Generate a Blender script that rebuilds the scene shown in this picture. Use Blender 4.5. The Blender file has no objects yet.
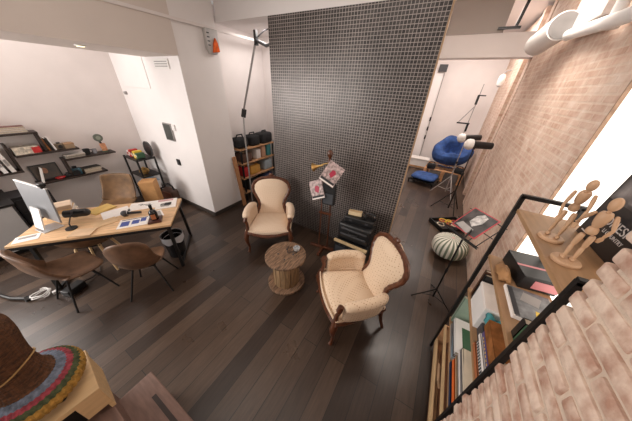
import bpy, bmesh, math, random
from mathutils import Vector, Matrix, Euler
random.seed(7)
SC = bpy.context.scene
COL = SC.collection
PI = math.pi
R = math.radians

# ------------------------------------------------------------------ materials
def nt(name):
    m = bpy.data.materials.new(name); m.use_nodes = True
    t = m.node_tree; b = t.nodes['Principled BSDF']
    return m, t, b

def mat(name, col, rough=.55, metal=0, vary=.12, scale=9, bump=0.0, bscale=60, emis=None, estr=0, stretch=None, coat=0):
    m, t, b = nt(name)
    N, L = t.nodes, t.links
    b.inputs['Roughness'].default_value = rough
    b.inputs['Metallic'].default_value = metal
    if coat: b.inputs['Coat Weight'].default_value = coat
    tc = N.new('ShaderNodeTexCoord'); mp = N.new('ShaderNodeMapping')
    L.new(tc.outputs['Object'], mp.inputs['Vector'])
    if stretch: mp.inputs['Scale'].default_value = stretch
    no = N.new('ShaderNodeTexNoise'); no.inputs['Scale'].default_value = scale; no.inputs['Detail'].default_value = 5
    L.new(mp.outputs['Vector'], no.inputs['Vector'])
    r = N.new('ShaderNodeValToRGB')
    r.color_ramp.elements[0].position = .3; r.color_ramp.elements[1].position = .7
    r.color_ramp.elements[0].color = (*[max(0, c*(1-vary)) for c in col], 1)
    r.color_ramp.elements[1].color = (*[min(1, c*(1+vary)) for c in col], 1)
    L.new(no.outputs['Fac'], r.inputs['Fac']); L.new(r.outputs['Color'], b.inputs['Base Color'])
    if bump:
        n2 = N.new('ShaderNodeTexNoise'); n2.inputs['Scale'].default_value = bscale
        L.new(mp.outputs['Vector'], n2.inputs['Vector'])
        bp = N.new('ShaderNodeBump'); bp.inputs['Strength'].default_value = bump; bp.inputs['Distance'].default_value = .01
        L.new(n2.outputs['Fac'], bp.inputs['Height']); L.new(bp.outputs['Normal'], b.inputs['Normal'])
    if emis:
        b.inputs['Emission Color'].default_value = (*emis, 1); b.inputs['Emission Strength'].default_value = estr
    return m

def swz(t, a, b_):
    """object coords re-ordered: returns vector (coord a, coord b, 0)"""
    N, L = t.nodes, t.links
    tc = N.new('ShaderNodeTexCoord'); s = N.new('ShaderNodeSeparateXYZ'); c = N.new('ShaderNodeCombineXYZ')
    L.new(tc.outputs['Object'], s.inputs[0]); L.new(s.outputs[a], c.inputs[0]); L.new(s.outputs[b_], c.inputs[1])
    return c.outputs[0], tc.outputs['Object']

def brick_mat(name, a, b_, c1, c2, mortar, bw, bh, ms, rough=.85, bump=.6, wash=None, washamt=.5, offset=.5, metal=0, noise=14, smooth=.1):
    m, t, b = nt(name); N, L = t.nodes, t.links
    v, obj = swz(t, a, b_)
    nz = N.new('ShaderNodeTexNoise'); nz.inputs['Scale'].default_value = noise; nz.inputs['Detail'].default_value = 6
    L.new(obj, nz.inputs['Vector'])
    br = N.new('ShaderNodeTexBrick'); br.offset = offset
    br.inputs['Color1'].default_value = (*c1, 1); br.inputs['Color2'].default_value = (*c2, 1); br.inputs['Mortar'].default_value = (*mortar, 1)
    br.inputs['Scale'].default_value = 1; br.inputs['Brick Width'].default_value = bw; br.inputs['Row Height'].default_value = bh
    br.inputs['Mortar Size'].default_value = ms; br.inputs['Mortar Smooth'].default_value = smooth
    L.new(v, br.inputs['Vector'])
    out = br.outputs['Color']
    if wash:
        n2 = N.new('ShaderNodeTexNoise'); n2.inputs['Scale'].default_value = 4.5; n2.inputs['Detail'].default_value = 7; n2.inputs['Roughness'].default_value = .65
        L.new(obj, n2.inputs['Vector'])
        r = N.new('ShaderNodeValToRGB'); r.color_ramp.elements[0].position = .42; r.color_ramp.elements[1].position = .66
        r.color_ramp.elements[1].color = (washamt, washamt, washamt, 1)
        L.new(n2.outputs['Fac'], r.inputs['Fac'])
        mx = N.new('ShaderNodeMix'); mx.data_type = 'RGBA'; mx.inputs[7].default_value = (*wash, 1)
        L.new(r.outputs['Color'], mx.inputs[0]); L.new(out, mx.inputs[6]); out = mx.outputs[2]
    mv = N.new('ShaderNodeMix'); mv.data_type = 'RGBA'; mv.blend_type = 'OVERLAY'; mv.inputs[0].default_value = .35
    L.new(out, mv.inputs[6]); L.new(nz.outputs['Fac'], mv.inputs[7])
    L.new(mv.outputs[2], b.inputs['Base Color'])
    b.inputs['Roughness'].default_value = rough; b.inputs['Metallic'].default_value = metal
    if bump:
        iv = N.new('ShaderNodeMath'); iv.operation = 'SUBTRACT'; iv.inputs[0].default_value = 1
        L.new(br.outputs['Fac'], iv.inputs[1])
        ad = N.new('ShaderNodeMath'); ad.operation = 'MULTIPLY_ADD'; ad.inputs[1].default_value = .4
        L.new(nz.outputs['Fac'], ad.inputs[0]); L.new(iv.outputs[0], ad.inputs[2])
        bp = N.new('ShaderNodeBump'); bp.inputs['Strength'].default_value = bump; bp.inputs['Distance'].default_value = .012
        L.new(ad.outputs[0], bp.inputs['Height']); L.new(bp.outputs['Normal'], b.inputs['Normal'])
    return m

def floor_mat():
    m, t, b = nt('dark_plank_floor'); N, L = t.nodes, t.links
    v, obj = swz(t, 1, 0)
    br = N.new('ShaderNodeTexBrick'); br.offset = .37; br.offset_frequency = 2
    br.inputs['Color1'].default_value = (.032, .019, .013, 1); br.inputs['Color2'].default_value = (.100, .064, .044, 1)
    br.inputs['Mortar'].default_value = (.012, .009, .008, 1)
    br.inputs['Scale'].default_value = 1; br.inputs['Brick Width'].default_value = 1.7; br.inputs['Row Height'].default_value = .165
    br.inputs['Mortar Size'].default_value = .003; br.inputs['Bias'].default_value = -.15
    L.new(v, br.inputs['Vector'])
    mp = N.new('ShaderNodeMapping'); mp.inputs['Scale'].default_value = (16, 1.3, 1); L.new(obj, mp.inputs['Vector'])
    nz = N.new('ShaderNodeTexNoise'); nz.inputs['Scale'].default_value = 3; nz.inputs['Detail'].default_value = 8; nz.inputs['Roughness'].default_value = .65
    L.new(mp.outputs[0], nz.inputs['Vector'])
    n2 = N.new('ShaderNodeTexNoise'); n2.inputs['Scale'].default_value = 1.6; n2.inputs['Detail'].default_value = 5; L.new(obj, n2.inputs['Vector'])
    mx = N.new('ShaderNodeMix'); mx.data_type = 'RGBA'; mx.blend_type = 'OVERLAY'; mx.inputs[0].default_value = .65
    L.new(br.outputs['Color'], mx.inputs[6]); L.new(nz.outputs['Fac'], mx.inputs[7])
    L.new(mx.outputs[2], b.inputs['Base Color'])
    rr = N.new('ShaderNodeMapRange'); rr.inputs[1].default_value = .3; rr.inputs[2].default_value = .7; rr.inputs[3].default_value = .25; rr.inputs[4].default_value = .42
    L.new(n2.outputs['Fac'], rr.inputs[0]); L.new(rr.outputs[0], b.inputs['Roughness'])
    b.inputs['Specular IOR Level'].default_value = .5
    bp = N.new('ShaderNodeBump'); bp.inputs['Strength'].default_value = .25; bp.inputs['Distance'].default_value = .004
    ad = N.new('ShaderNodeMath'); ad.operation = 'SUBTRACT'; L.new(nz.outputs['Fac'], ad.inputs[0]); L.new(br.outputs['Fac'], ad.inputs[1])
    L.new(ad.outputs[0], bp.inputs['Height']); L.new(bp.outputs['Normal'], b.inputs['Normal'])
    return m

def dots_mat(name, base, dot, scale, lo=.22, hi=.3, rough=.8):
    m, t, b = nt(name); N, L = t.nodes, t.links
    tc = N.new('ShaderNodeTexCoord'); mp = N.new('ShaderNodeMapping'); mp.inputs['Rotation'].default_value = (.6, .5, .78)
    L.new(tc.outputs['Object'], mp.inputs['Vector'])
    vo = N.new('ShaderNodeTexVoronoi'); vo.inputs['Scale'].default_value = scale; vo.inputs['Randomness'].default_value = .05
    L.new(mp.outputs[0], vo.inputs['Vector'])
    r = N.new('ShaderNodeValToRGB'); r.color_ramp.elements[0].position = lo; r.color_ramp.elements[1].position = hi
    r.color_ramp.elements[0].color = (*dot, 1); r.color_ramp.elements[1].color = (*base, 1)
    L.new(vo.outputs['Distance'], r.inputs['Fac']); L.new(r.outputs['Color'], b.inputs['Base Color'])
    b.inputs['Roughness'].default_value = rough; b.inputs['Sheen Weight'].default_value = .2
    return m

def stripe_mat(name, cols, axis_scale, kind='radial', rough=.7):
    """stripes around the local Z axis (kind radial) or by local radius (kind rings)"""
    m, t, b = nt(name); N, L = t.nodes, t.links
    tc = N.new('ShaderNodeTexCoord'); s = N.new('ShaderNodeSeparateXYZ'); L.new(tc.outputs['Object'], s.inputs[0])
    if kind == 'radial':
        a = N.new('ShaderNodeMath'); a.operation = 'ARCTAN2'; L.new(s.outputs[1], a.inputs[0]); L.new(s.outputs[0], a.inputs[1])
        k = N.new('ShaderNodeMath'); k.operation = 'MULTIPLY'; k.inputs[1].default_value = axis_scale; L.new(a.outputs[0], k.inputs[0])
        sn = N.new('ShaderNodeMath'); sn.operation = 'SINE'; L.new(k.outputs[0], sn.inputs[0])
        mr = N.new('ShaderNodeMapRange'); mr.inputs[1].default_value = -1; mr.inputs[2].default_value = 1; L.new(sn.outputs[0], mr.inputs[0])
        fac = mr.outputs[0]
    else:
        k = N.new('ShaderNodeMath'); k.operation = 'MULTIPLY'; k.inputs[1].default_value = axis_scale; L.new(s.outputs[2], k.inputs[0]); fac = k.outputs[0]
    r = N.new('ShaderNodeValToRGB'); e = r.color_ramp.elements
    e[0].position = cols[0][0]; e[0].color = (*cols[0][1], 1); e[1].position = cols[-1][0]; e[1].color = (*cols[-1][1], 1)
    for p, c in cols[1:-1]:
        q = e.new(p); q.color = (*c, 1)
    L.new(fac, r.inputs['Fac']); L.new(r.outputs['Color'], b.inputs['Base Color']); b.inputs['Roughness'].default_value = rough
    return m

# ------------------------------------------------------------------ mesh builder
class MB:
    def __init__(s): s.bm = bmesh.new()
    def _add(s, verts, M):
        for v in verts: v.co = M @ v.co
    def box(s, c, d, rot=(0, 0, 0), bev=0, seg=2):
        r = bmesh.ops.create_cube(s.bm, size=1)
        M = Matrix.Translation(c) @ Euler(rot).to_matrix().to_4x4() @ Matrix.Diagonal((*d, 1))
        s._add(r['verts'], M)
        if bev:
            es = list({e for v in r['verts'] for e in v.link_edges})
            bmesh.ops.bevel(s.bm, geom=es, offset=bev, segments=seg, affect='EDGES', profile=.5)
        return s
    def cyl(s, p0, p1, r0, r1=None, seg=16, cap=True):
        p0, p1 = Vector(p0), Vector(p1); r1 = r0 if r1 is None else r1
        d = p1-p0
        q = d.to_track_quat('Z', 'Y').to_matrix().to_4x4()
        r = bmesh.ops.create_cone(s.bm, cap_ends=cap, segments=seg, radius1=r0, radius2=r1, depth=d.length)
        s._add(r['verts'], Matrix.Translation((p0+p1)/2) @ q)
        return s
    def ball(s, c, d, rot=(0, 0, 0), seg=16, ring=10):
        r = bmesh.ops.create_uvsphere(s.bm, u_segments=seg, v_segments=ring, radius=1)
        s._add(r['verts'], Matrix.Translation(c) @ Euler(rot).to_matrix().to_4x4() @ Matrix.Diagonal((*d, 1)))
        return s
    def tube(s, pts, r, seg=8, closed=False, flat=1.0):
        pts = [Vector(p) for p in pts]; n = len(pts)
        rs = r if isinstance(r, (list, tuple)) else [r]*n
        rings = []; up = None
        for i, p in enumerate(pts):
            if closed: t = pts[(i+1) % n]-pts[i-1]
            else: t = pts[min(i+1, n-1)]-pts[max(i-1, 0)]
            t.normalize()
            if up is None:
                up = Vector((0, 0, 1)) if abs(t.z) < .9 else Vector((0, 1, 0))
            a = t.cross(up)
            if a.length < 1e-5: a = t.cross(Vector((1, 0, 0)))
            a.normalize(); b = a.cross(t); up = b
            rings.append([s.bm.verts.new(p+(a*math.cos(k*2*PI/seg)+b*flat*math.sin(k*2*PI/seg))*rs[i]) for k in range(seg)])
        for i in range(n if closed else n-1):
            A, B = rings[i], rings[(i+1) % n]
            for k in range(seg): s.bm.faces.new((A[k], A[(k+1) % seg], B[(k+1) % seg], B[k]))
        if not closed:
            s.bm.faces.new(rings[0][::-1]); s.bm.faces.new(rings[-1])
        return s
    def lathe(s, prof, c=(0, 0, 0), seg=32, sx=1, sy=1):
        c = Vector(c); rings = []
        for r, z in prof:
            rings.append([s.bm.verts.new(c+Vector((math.cos(k*2*PI/seg)*max(r, 1e-4)*sx, math.sin(k*2*PI/seg)*max(r, 1e-4)*sy, z))) for k in range(seg)])
        for A, B in zip(rings, rings[1:]):
            for k in range(seg): s.bm.faces.new((A[k], A[(k+1) % seg], B[(k+1) % seg], B[k]))
        s.bm.faces.new(rings[0][::-1]); s.bm.faces.new(rings[-1])
        return s
    def prism(s, pts, off):
        """closed outline pts (3D, planar) extruded by vector off"""
        off = Vector(off)
        A = [s.bm.verts.new(Vector(p)) for p in pts]; B = [s.bm.verts.new(Vector(p)+off) for p in pts]
        n = len(A)
        s.bm.faces.new(A[::-1]); s.bm.faces.new(B)
        for i in range(n): s.bm.faces.new((A[i], A[(i+1) % n], B[(i+1) % n], B[i]))
        return s
    def grid(s, fn, nu, nv, closed_u=False):
        """surface from fn(u,v), u,v in 0..1"""
        P = [[s.bm.verts.new(Vector(fn(i/nu, j/nv))) for j in range(nv+1)] for i in range(nu if closed_u else nu+1)]
        n = nu
        for i in range(n):
            for j in range(nv):
                A = P[i]; B = P[(i+1) % len(P)]
                s.bm.faces.new((A[j], B[j], B[j+1], A[j+1]))
        return s
    def xf(s, M):
        for v in s.bm.verts: v.co = M @ v.co
        return s
    def build(s, name, m, parent=None, smooth=True, bev=0, sub=0, solid=0, loc=None, rot=None):
        bmesh.ops.recalc_face_normals(s.bm, faces=s.bm.faces)
        me = bpy.data.meshes.new(name); s.bm.to_mesh(me); s.bm.free()
        if m: me.materials.append(m)
        o = bpy.data.objects.new(name, me); COL.objects.link(o)
        if parent: o.parent = parent
        if smooth:
            for p in me.polygons: p.use_smooth = True
            me.set_sharp_from_angle(angle=R(38))
        if solid:
            md = o.modifiers.new('s', 'SOLIDIFY'); md.thickness = solid; md.offset = 0
        if bev:
            md = o.modifiers.new('b', 'BEVEL'); md.width = bev; md.segments = 2; md.limit_method = 'ANGLE'; md.angle_limit = R(40)
        if sub:
            md = o.modifiers.new('u', 'SUBSURF'); md.levels = sub; md.render_levels = sub
        if loc is not None: o.location = loc
        if rot is not None: o.rotation_euler = rot
        return o

def tag(o, label, cat, group=None, kind=None):
    o['label'] = label; o['category'] = cat
    if group: o['group'] = group
    if kind: o['kind'] = kind
    return o
def thing(name, label, cat, loc=(0, 0, 0), rz=0, group=None, rot=None):
    o = bpy.data.objects.new(name, None); COL.objects.link(o); o.empty_display_size = .1
    o.location = loc; o.rotation_euler = rot if rot else (0, 0, rz)
    return tag(o, label, cat, group)
def struct(o): o['kind'] = 'structure'; return o
def lerp(a, b, t): return a+(b-a)*t

# ------------------------------------------------------------------ palette
WALL = mat('white_wall_paint', (.80, .74, .72), .8, vary=.03, scale=3, bump=.05, bscale=120)
COLW = mat('column_white_paint', (.84, .80, .79), .75, vary=.02, scale=3)
BEIGE = mat('beige_bulkhead_paint', (.70, .62, .57), .8, vary=.03, scale=2)
CEIL = mat('ceiling_paint', (.80, .76, .75), .85, vary=.02, scale=2)
GREYP = mat('shaded_duct_grey', (.42, .38, .35), .8, vary=.03, scale=2)  # shade on the face above the far beam is put into this grey
FLOOR = floor_mat()
BRICKF = brick_mat('washed_brick_wall', 1, 2, (.57, .37, .28), (.66, .47, .37), (.67, .52, .42), .23, .063, .009, wash=(.80, .65, .55), washamt=.8, bump=.7)
BLACK = mat('black_plastic', (.012, .012, .013), .4, vary=.1)
BLACKM = mat('black_metal', (.015, .014, .014), .45, metal=.3, vary=.1)
BLACKF = mat('black_fabric', (.018, .018, .02), .9, vary=.25, scale=40)
DKGREY = mat('dark_grey_plastic', (.05, .05, .055), .5)
WENGE = mat('wenge_wood', (.035, .022, .018), .5, vary=.3, scale=6, stretch=(1, 8, 8))
MAHOG = mat('mahogany', (.10, .032, .014), .3, vary=.4, scale=10, stretch=(4, 4, 1.5), coat=.3)
PAGES = mat('book_pages', (.55, .47, .37), .8, vary=.15, scale=60)
PINE = mat('pine_desktop', (.66, .42, .23), .5, vary=.22, scale=5, stretch=(1.2, 9, 9))
OAK = mat('shelf_oak', (.37, .215, .11), .5, vary=.16, scale=5, stretch=(7, 1, 7))
PALEW = mat('pale_birch', (.72, .50, .27), .5, vary=.1, scale=4, stretch=(7, 1.2, 7))
OLDW = mat('weathered_spool_wood', (.21, .125, .075), .7, vary=.75, scale=7, stretch=(9, 1.5, 2), bump=.3)
SPOOLB = mat('spool_barrel_wood', (.33, .21, .11), .65, vary=.4, scale=6, stretch=(9, 9, 1))
LEATH = mat('brown_leather', (.165, .088, .05), .5, vary=.35, scale=9, bump=.15, bscale=90)
LEATHD = mat('worn_brown_leather', (.22, .125, .065), .65, vary=.4, scale=7, bump=.15, bscale=80)
FAB = dots_mat('cream_dotted_upholstery', (.78, .60, .43), (.52, .32, .18), 42)
FABP = dots_mat('cream_plain_upholstery', (.77, .60, .45), (.68, .48, .33), 55)
WHITE = mat('white_plastic', (.82, .80, .78), .45, vary=.03)
PAPER = mat('white_paper', (.85, .80, .76), .8, vary=.04, scale=20)
ALU = mat('silver_aluminium', (.55, .55, .56), .35, metal=.85, vary=.05)
CHROME = mat('chrome', (.8, .8, .8), .15, metal=1, vary=.02)
TAN = mat('tan_cardboard', (.50, .26, .10), .7, vary=.12)
BLUE = mat('blue_cushion_fabric', (.028, .075, .24), .85, vary=.4, scale=8)
PALLET = mat('pallet_wood', (.55, .30, .15), .75, vary=.3, scale=8)
MANN = mat('mannequin_beech', (.56, .35, .21), .5, vary=.1, scale=6)
BRASS = mat('brass', (.75, .48, .18), .3, metal=.9)
TREAD = mat('brown_tread_wood', (.20, .12, .095), .55, vary=.18, scale=6, stretch=(1.5, 8, 8))
SLOT = mat('dark_tread_strip', (.045, .032, .028), .7)
PURPLE = mat('violet_cover', (.10, .07, .2), .5)
def cm(name, c, rough=.5, **k): return mat(name, c, rough, **k)
RED = cm('red_cover', (.55, .03, .03)); ORANGE = cm('orange_cover', (.80, .16, .03)); GREEN = cm('dark_green_cover', (.04, .12, .06))
TEAL = cm('teal_fabric', (.06, .26, .28), .8); YEL = cm('yellow_plastic', (.8, .55, .06)); GREYB = cm('grey_cover', (.33, .31, .30))
BROWNC = cm('brown_glossy_cover', (.28, .11, .035), .25, vary=.5, scale=14); NAVY = cm('navy_cover', (.03, .05, .12)); PINK = cm('pink_cover', (.65, .25, .27))
CREAM = cm('cream_cover', (.75, .66, .52)); SKYB = cm('pale_blue_cover', (.35, .50, .62)); RUST = cm('rust_cover', (.45, .15, .06))
# ------------------------------------------------------------------ the room
def S(name, mb, m, **k): return struct(mb.build(name, m, smooth=False, **k))
S('floor', MB().box((-2.3, 3.2, -.05), (7.2, 12.4, .1)), FLOOR)
S('wall_left', MB().box((-5.81, .1, 1.75), (.1, 5.2, 3.5)), WALL)
# column block closing the left room, its right face towards the alcove
S('column_pier', MB().box((-4.67, 2.5, 1.75), (2.18, .71, 3.5)), COLW)
S('wall_back', MB().box((-3.2, 4.25, 1.75), (1.7, .1, 3.5)).box((-3.93, 3.53, 1.75), (.1, 1.35, 3.5)), WALL)
S('baseboard_left', MB().box((-4.67, 2.135, .04), (2.18, .018, .08)).box((-3.571, 2.5, .04), (.018, .73, .08)), cm('dark_baseboard', (.05, .04, .035)))
S('beam_left', MB().box((-4.03, .15, 3.1), (.96, 3.98, .8)), BEIGE)
S('trim_1', MB().box((-3.545, 1.0, 3.11), (.02, 6.3, .035)), WALL)
# cross beam over the dark panel, ceilings
S('beam_back', MB().box((-1.45, 2.98, 3.55), (4.2, .24, .7)), CEIL)
S('ceiling', MB().box((-2.3, .4, 3.95), (7.2, 5.4, .1)), CEIL)
S('ceiling_alcove', MB().box((-2.2, 3.75, 3.3), (3.6, 1.4, .08)), CEIL)
# partition carrying the dark tiled panel
S('wall_middle', MB().box((-1.385, 2.95, 1.6), (2.20, .08, 3.2)), cm('panel_edge_board', (.45, .32, .2)))
TILE = brick_mat('dark_mosaic_tiles', 0, 2, (.026, .021, .020), (.062, .052, .048), (.34, .295, .275), .037, .037, .0030, rough=.32, bump=.5, offset=0, noise=3, metal=.2, smooth=.0)
t = thing('mosaic_panel', 'tall dark panel of small square tiles with pale joints behind the armchairs', 'wall panel', (-1.385, 2.88, 0))
MB().box((0, .004, 1.6), (2.22, .045, 3.2)).build('tile_sheet', TILE, t, smooth=False)
MB().box((1.116, .01, 1.6), (.012, .06, 3.2)).build('edge_strip', cm('pale_edge_wood', (.36, .23, .13)), t, smooth=False)
# brick side: wall with window niche, far part, near pier
WX = .97
S('wall_right', MB().box((WX+.15, 4.15, 1.95), (.3, 3.4, 3.9)).box((WX+.15, 1.65, .42), (.3, 1.62, .84)).box((WX+.15, 1.65, 3.6), (.3, 1.62, .6)), BRICKF)
S('wall_right_far', MB().box((WX+.23, 7.55, 1.95), (.3, 3.3, 3.9)).box((WX+.14, 6.05, 1.95), (.28, .2, 3.9)).box((WX+.16, 6.75, 1.95), (.3, .16, 3.9)), BRICKF)
S('wall_far', MB().box((-.4, 9.25, 2.0), (4.2, .1, 4.0)), WALL)
S('wall_far_left', MB().box((-1.5, 6.1, 2.0), (.1, 6.2, 4.0)), WALL)
S('beam_far', MB().box((.1, 6.0, 3.22), (1.75, .3, .36)), CEIL)
S('wall_duct', MB().box((-.1, 5.98, 3.75), (.98, .3, .7)), GREYP)
S('ceiling_far', MB().box((-.2, 6.2, 4.0), (3.0, 6.3, .1)), CEIL)
GLOW = mat('frosted_daylight_pane', (.9, .87, .8), .5, vary=.01, emis=(1, .93, .84), estr=1.8)
w = S('window_1', MB().box((WX+.03, 1.65, 2.07), (.02, 1.60, 2.44)), GLOW)
S('trim_2', MB().box((WX+.012, 2.447, 2.07), (.030, .014, 2.44)), cm('raw_brick_reveal', (.40, .26, .18), .8, vary=.3, scale=20))

def pier():
    mortar = cm('pale_mortar', (.63, .50, .40), .9, vary=.1, bump=.5, bscale=80)
    px = .56
    core = MB().box((px+.225, -.36, 1.9), (.444, 2.40, 3.8))
    c = core.build('wall_near', mortar, None, smooth=False); struct(c)
    m, t, b = nt('old_pier_bricks'); N, L = t.nodes, t.links
    tc = N.new('ShaderNodeTexCoord')
    nz = N.new('ShaderNodeTexNoise'); nz.inputs['Scale'].default_value = 15; nz.inputs['Detail'].default_value = 8; L.new(tc.outputs['Object'], nz.inputs['Vector'])
    v = N.new('ShaderNodeVertexColor'); v.layer_name = 'c'
    r = N.new('ShaderNodeValToRGB'); e = r.color_ramp.elements
    e[0].position = .35; e[0].color = (.44, .25, .18, 1); e[1].position = .64; e[1].color = (.75, .59, .48, 1)
    ad = N.new('ShaderNodeMath'); ad.operation = 'ADD'
    L.new(nz.outputs['Fac'], ad.inputs[0]); L.new(v.outputs['Color'], ad.inputs[1]); L.new(ad.outputs[0], r.inputs['Fac'])
    L.new(r.outputs['Color'], b.inputs['Base Color']); b.inputs['Roughness'].default_value = .85
    n2 = N.new('ShaderNodeTexNoise'); n2.inputs['Scale'].default_value = 45; n2.inputs['Detail'].default_value = 5; L.new(tc.outputs['Object'], n2.inputs['Vector'])
    bp = N.new('ShaderNodeBump'); bp.inputs['Strength'].default_value = .5; bp.inputs['Distance'].default_value = .01
    L.new(n2.outputs['Fac'], bp.inputs['Height']); L.new(bp.outputs['Normal'], b.inputs['Normal'])
    mb = MB(); rnd = random.Random(3); vals = []
    H = .066
    for k in range(56):
        z = .033+k*H
        y = .906+rnd.uniform(-.028, .0)-(0.0 if k % 2 else .02)
        first = True
        while y > -1.4:
            ln = .25+rnd.uniform(-.02, .015)
            if first and k % 2: ln = .125
            n0 = len(mb.bm.verts)
            mb.box((px+.054+rnd.uniform(-.004, .004), y-ln/2, z), (.12, ln, H-.013), rot=(rnd.uniform(-.012, .012), 0, rnd.uniform(-.015, .015)), bev=.009, seg=2)
            vals.append((n0, rnd.uniform(-.17, .12)))
            y -= ln+.013; first = False
    mb.bm.verts.ensure_lookup_table()
    o = mb.build('brick_face', m, c)
    me = o.data; ca = me.color_attributes.new('c', 'FLOAT_COLOR', 'POINT')
    bounds = [a for a, _ in vals]+[len(me.vertices)]
    # bevelling re-orders vertices: colour each brick by its position instead
    for vtx in me.vertices:
        k = math.floor(vtx.co.z/H); j = math.floor((vtx.co.y+(.13 if k % 2 else 0))/.263)
        h = math.sin(k*12.9898+j*78.233)*43758.5453; h -= math.floor(h)
        q = -.17+.29*h
        ca.data[vtx.index].color = (q, q, q, 1)
pier()

# ------------------------------------------------------------------ wall fittings of the left room
S('panel_access', MB().box((-5.1, 2.14, 2.5), (.98, .012, .5), bev=.004), COLW)
t = thing('air_vent', 'small grey slatted vent high on the white column', 'vent', (-4.05, 2.135, 2.605))
MB().box((0, 0, 0), (.40, .02, .13), bev=.004).build('frame', WHITE, t, smooth=False)
for k in range(3): MB().box((0, -.012, -.03+k*.03), (.34, .008, .012)).build('slat', GREYB, t, smooth=False)
t = thing('wall_hook', 'little grey round knob on the white wall under the access panel', 'hook', (-5.60, 2.13, 2.14))
MB().cyl((0, .015, 0), (0, -.03, 0), .03, .025).build('knob', GREYB, t)
t = thing('wall_display', 'dark framed square display on the white column above the light switch', 'display', (-4.42, 2.13, 1.56))
MB().box((0, 0, 0), (.26, .03, .31), bev=.005).build('case', GREYB, t, smooth=False)
MB().box((0, -.018, .0), (.23, .006, .28)).build('screen', cm('dull_screen', (.06, .065, .06), .3), t, smooth=False)
MB().box((.20, 0, .1), (.09, .025, .10), bev=.004).build('side_bracket', WHITE, t, smooth=False)
t = thing('light_switch', 'black square light switch on the white column', 'switch', (-4.40, 2.13, .985))
MB().box((0, 0, 0), (.10, .02, .12), bev=.005).build('plate', BLACK, t, smooth=False)
MB().box((0, -.013, 0), (.05, .008, .06), bev=.002).build('rocker', DKGREY, t, smooth=False)
t = thing('ceiling_downlight', 'small lit round downlight in the beam soffit', 'downlight', (-3.93, 1.22, 2.7))
MB().cyl((0, 0, .0), (0, 0, -.012), .055, .05).build('ring', WHITE, t)
MB().cyl((0, 0, -.008), (0, 0, -.016), .035).build('bulb', mat('warm_bulb', (1, .9, .6), .4, emis=(1, .85, .5), estr=3), t)
# alarm siren
t = thing('alarm_siren', 'grey alarm siren with orange triangle lens high on the column corner', 'alarm', (-3.581, 2.71, 2.95))
mb = MB().prism([(0, -.10, .15), (0, .12, .15), (0, .12, -.10), (0, .06, -.17), (0, -.06, -.17), (0, -.10, -.1)], (.07, 0, 0))
mb.build('housing', mat('grey_siren_case', (.50, .48, .47), .4), t, smooth=False, bev=.012)
for k in range(4): MB().box((.072, -.065, .09-k*.05), (.008, .04, .014)).build('louvre', DKGREY, t, smooth=False)
MB().prism([(.07, -.03, -.15), (.07, .095, -.13), (.07, .075, -.02), (.07, .04, .045), (.07, 0, -.03)], (.03, 0, 0)).build('lens', mat('orange_lens', (.85, .13, .02), .2, vary=.3, scale=20), t, smooth=False, bev=.008)

# white tall leaf by the far wall
t = struct(thing('door_1', 'white tall door leaf with black hinges at the end of the passage', 'door', (-.73, 9.05, 0)))
MB().box((.02, 0, 1.55), (.30, .05, 3.1), bev=.004).build('leaf', COLW, t, smooth=False)
MB().box((.20, -.02, 1.55), (.02, .05, 3.1)).build('frame', GREYB, t, smooth=False)
for z in (.12, 1.0, 1.3, 1.62): MB().box((.19, -.04, z), (.05, .06, .13)).build('hinge', BLACK, t, smooth=False)
MB().box((.12, -.05, 3.12), (.24, .08, .2)).build('closer', DKGREY, t, smooth=False)

# white duct with pipe along the brick wall
t = thing('ventilation_duct', 'large white round duct elbow with pipe running along the brick wall', 'duct', (.80, 4.2, 3.02))
MB().cyl((-.06, .35, .02), (-.02, -.30, .08), .13, .13, seg=32).build('drum', WHITE, t)
MB().cyl((-.02, -.29, .079), (-.019, -.312, .0805), .118, .118, seg=32).build('open_end_shade', cm('duct_end_shade', (.2, .19, .185), .6), t)  # disc coloured like the grey shading in the open duct end
MB().tube([(.06, -.28, .0), (.06, -1.4, -.09), (.06, -2.6, -.13), (.06, -3.4, -.15)], .05, seg=14).build('pipe', WHITE, t)
S('trim_3', MB().box((.92, 3.65, 3.32), (.13, .80, .55)), cm('grey_soffit_paint', (.52, .47, .45), .8))
t = thing('wall_pipe', 'thin white pipe bending up the brick wall near the ceiling', 'pipe', (.88, 3.0, 3.0))
MB().tube([(0, .0, -.08), (0, .03, .1), (0, .02, .3), (0, -.05, .6), (0, -.1, .85)], .04, seg=12).build('pipe', WHITE, t)
MB().cyl((0, .0, -.1), (0, .0, -.05), .05).build('collar', WHITE, t)
t = thing('wall_lamp', 'white tulip wall lamp far down the brick wall', 'lamp', (.86, 7.6, 2.75))
MB().lathe([(.02, -.13), (.06, -.10), (.08, 0), (.06, .11), (.035, .14)], seg=20).build('shade', WHITE, t)
MB().tube([(0, 0, .15), (.04, 0, .22), (.12, 0, .22)], .015).build('arm', GREYB, t)
t = thing('ceiling_bracket', 'black clamp bracket fixed above the far white beam', 'bracket', (.45, 5.75, 3.45))
MB().box((0, .03, 0), (.32, .05, .035)).build('bar', BLACK, t, smooth=False)
MB().box((.12, .02, .3), (.045, .045, .56), rot=(0, .1, 0)).build('post', BLACK, t, smooth=False)
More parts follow.
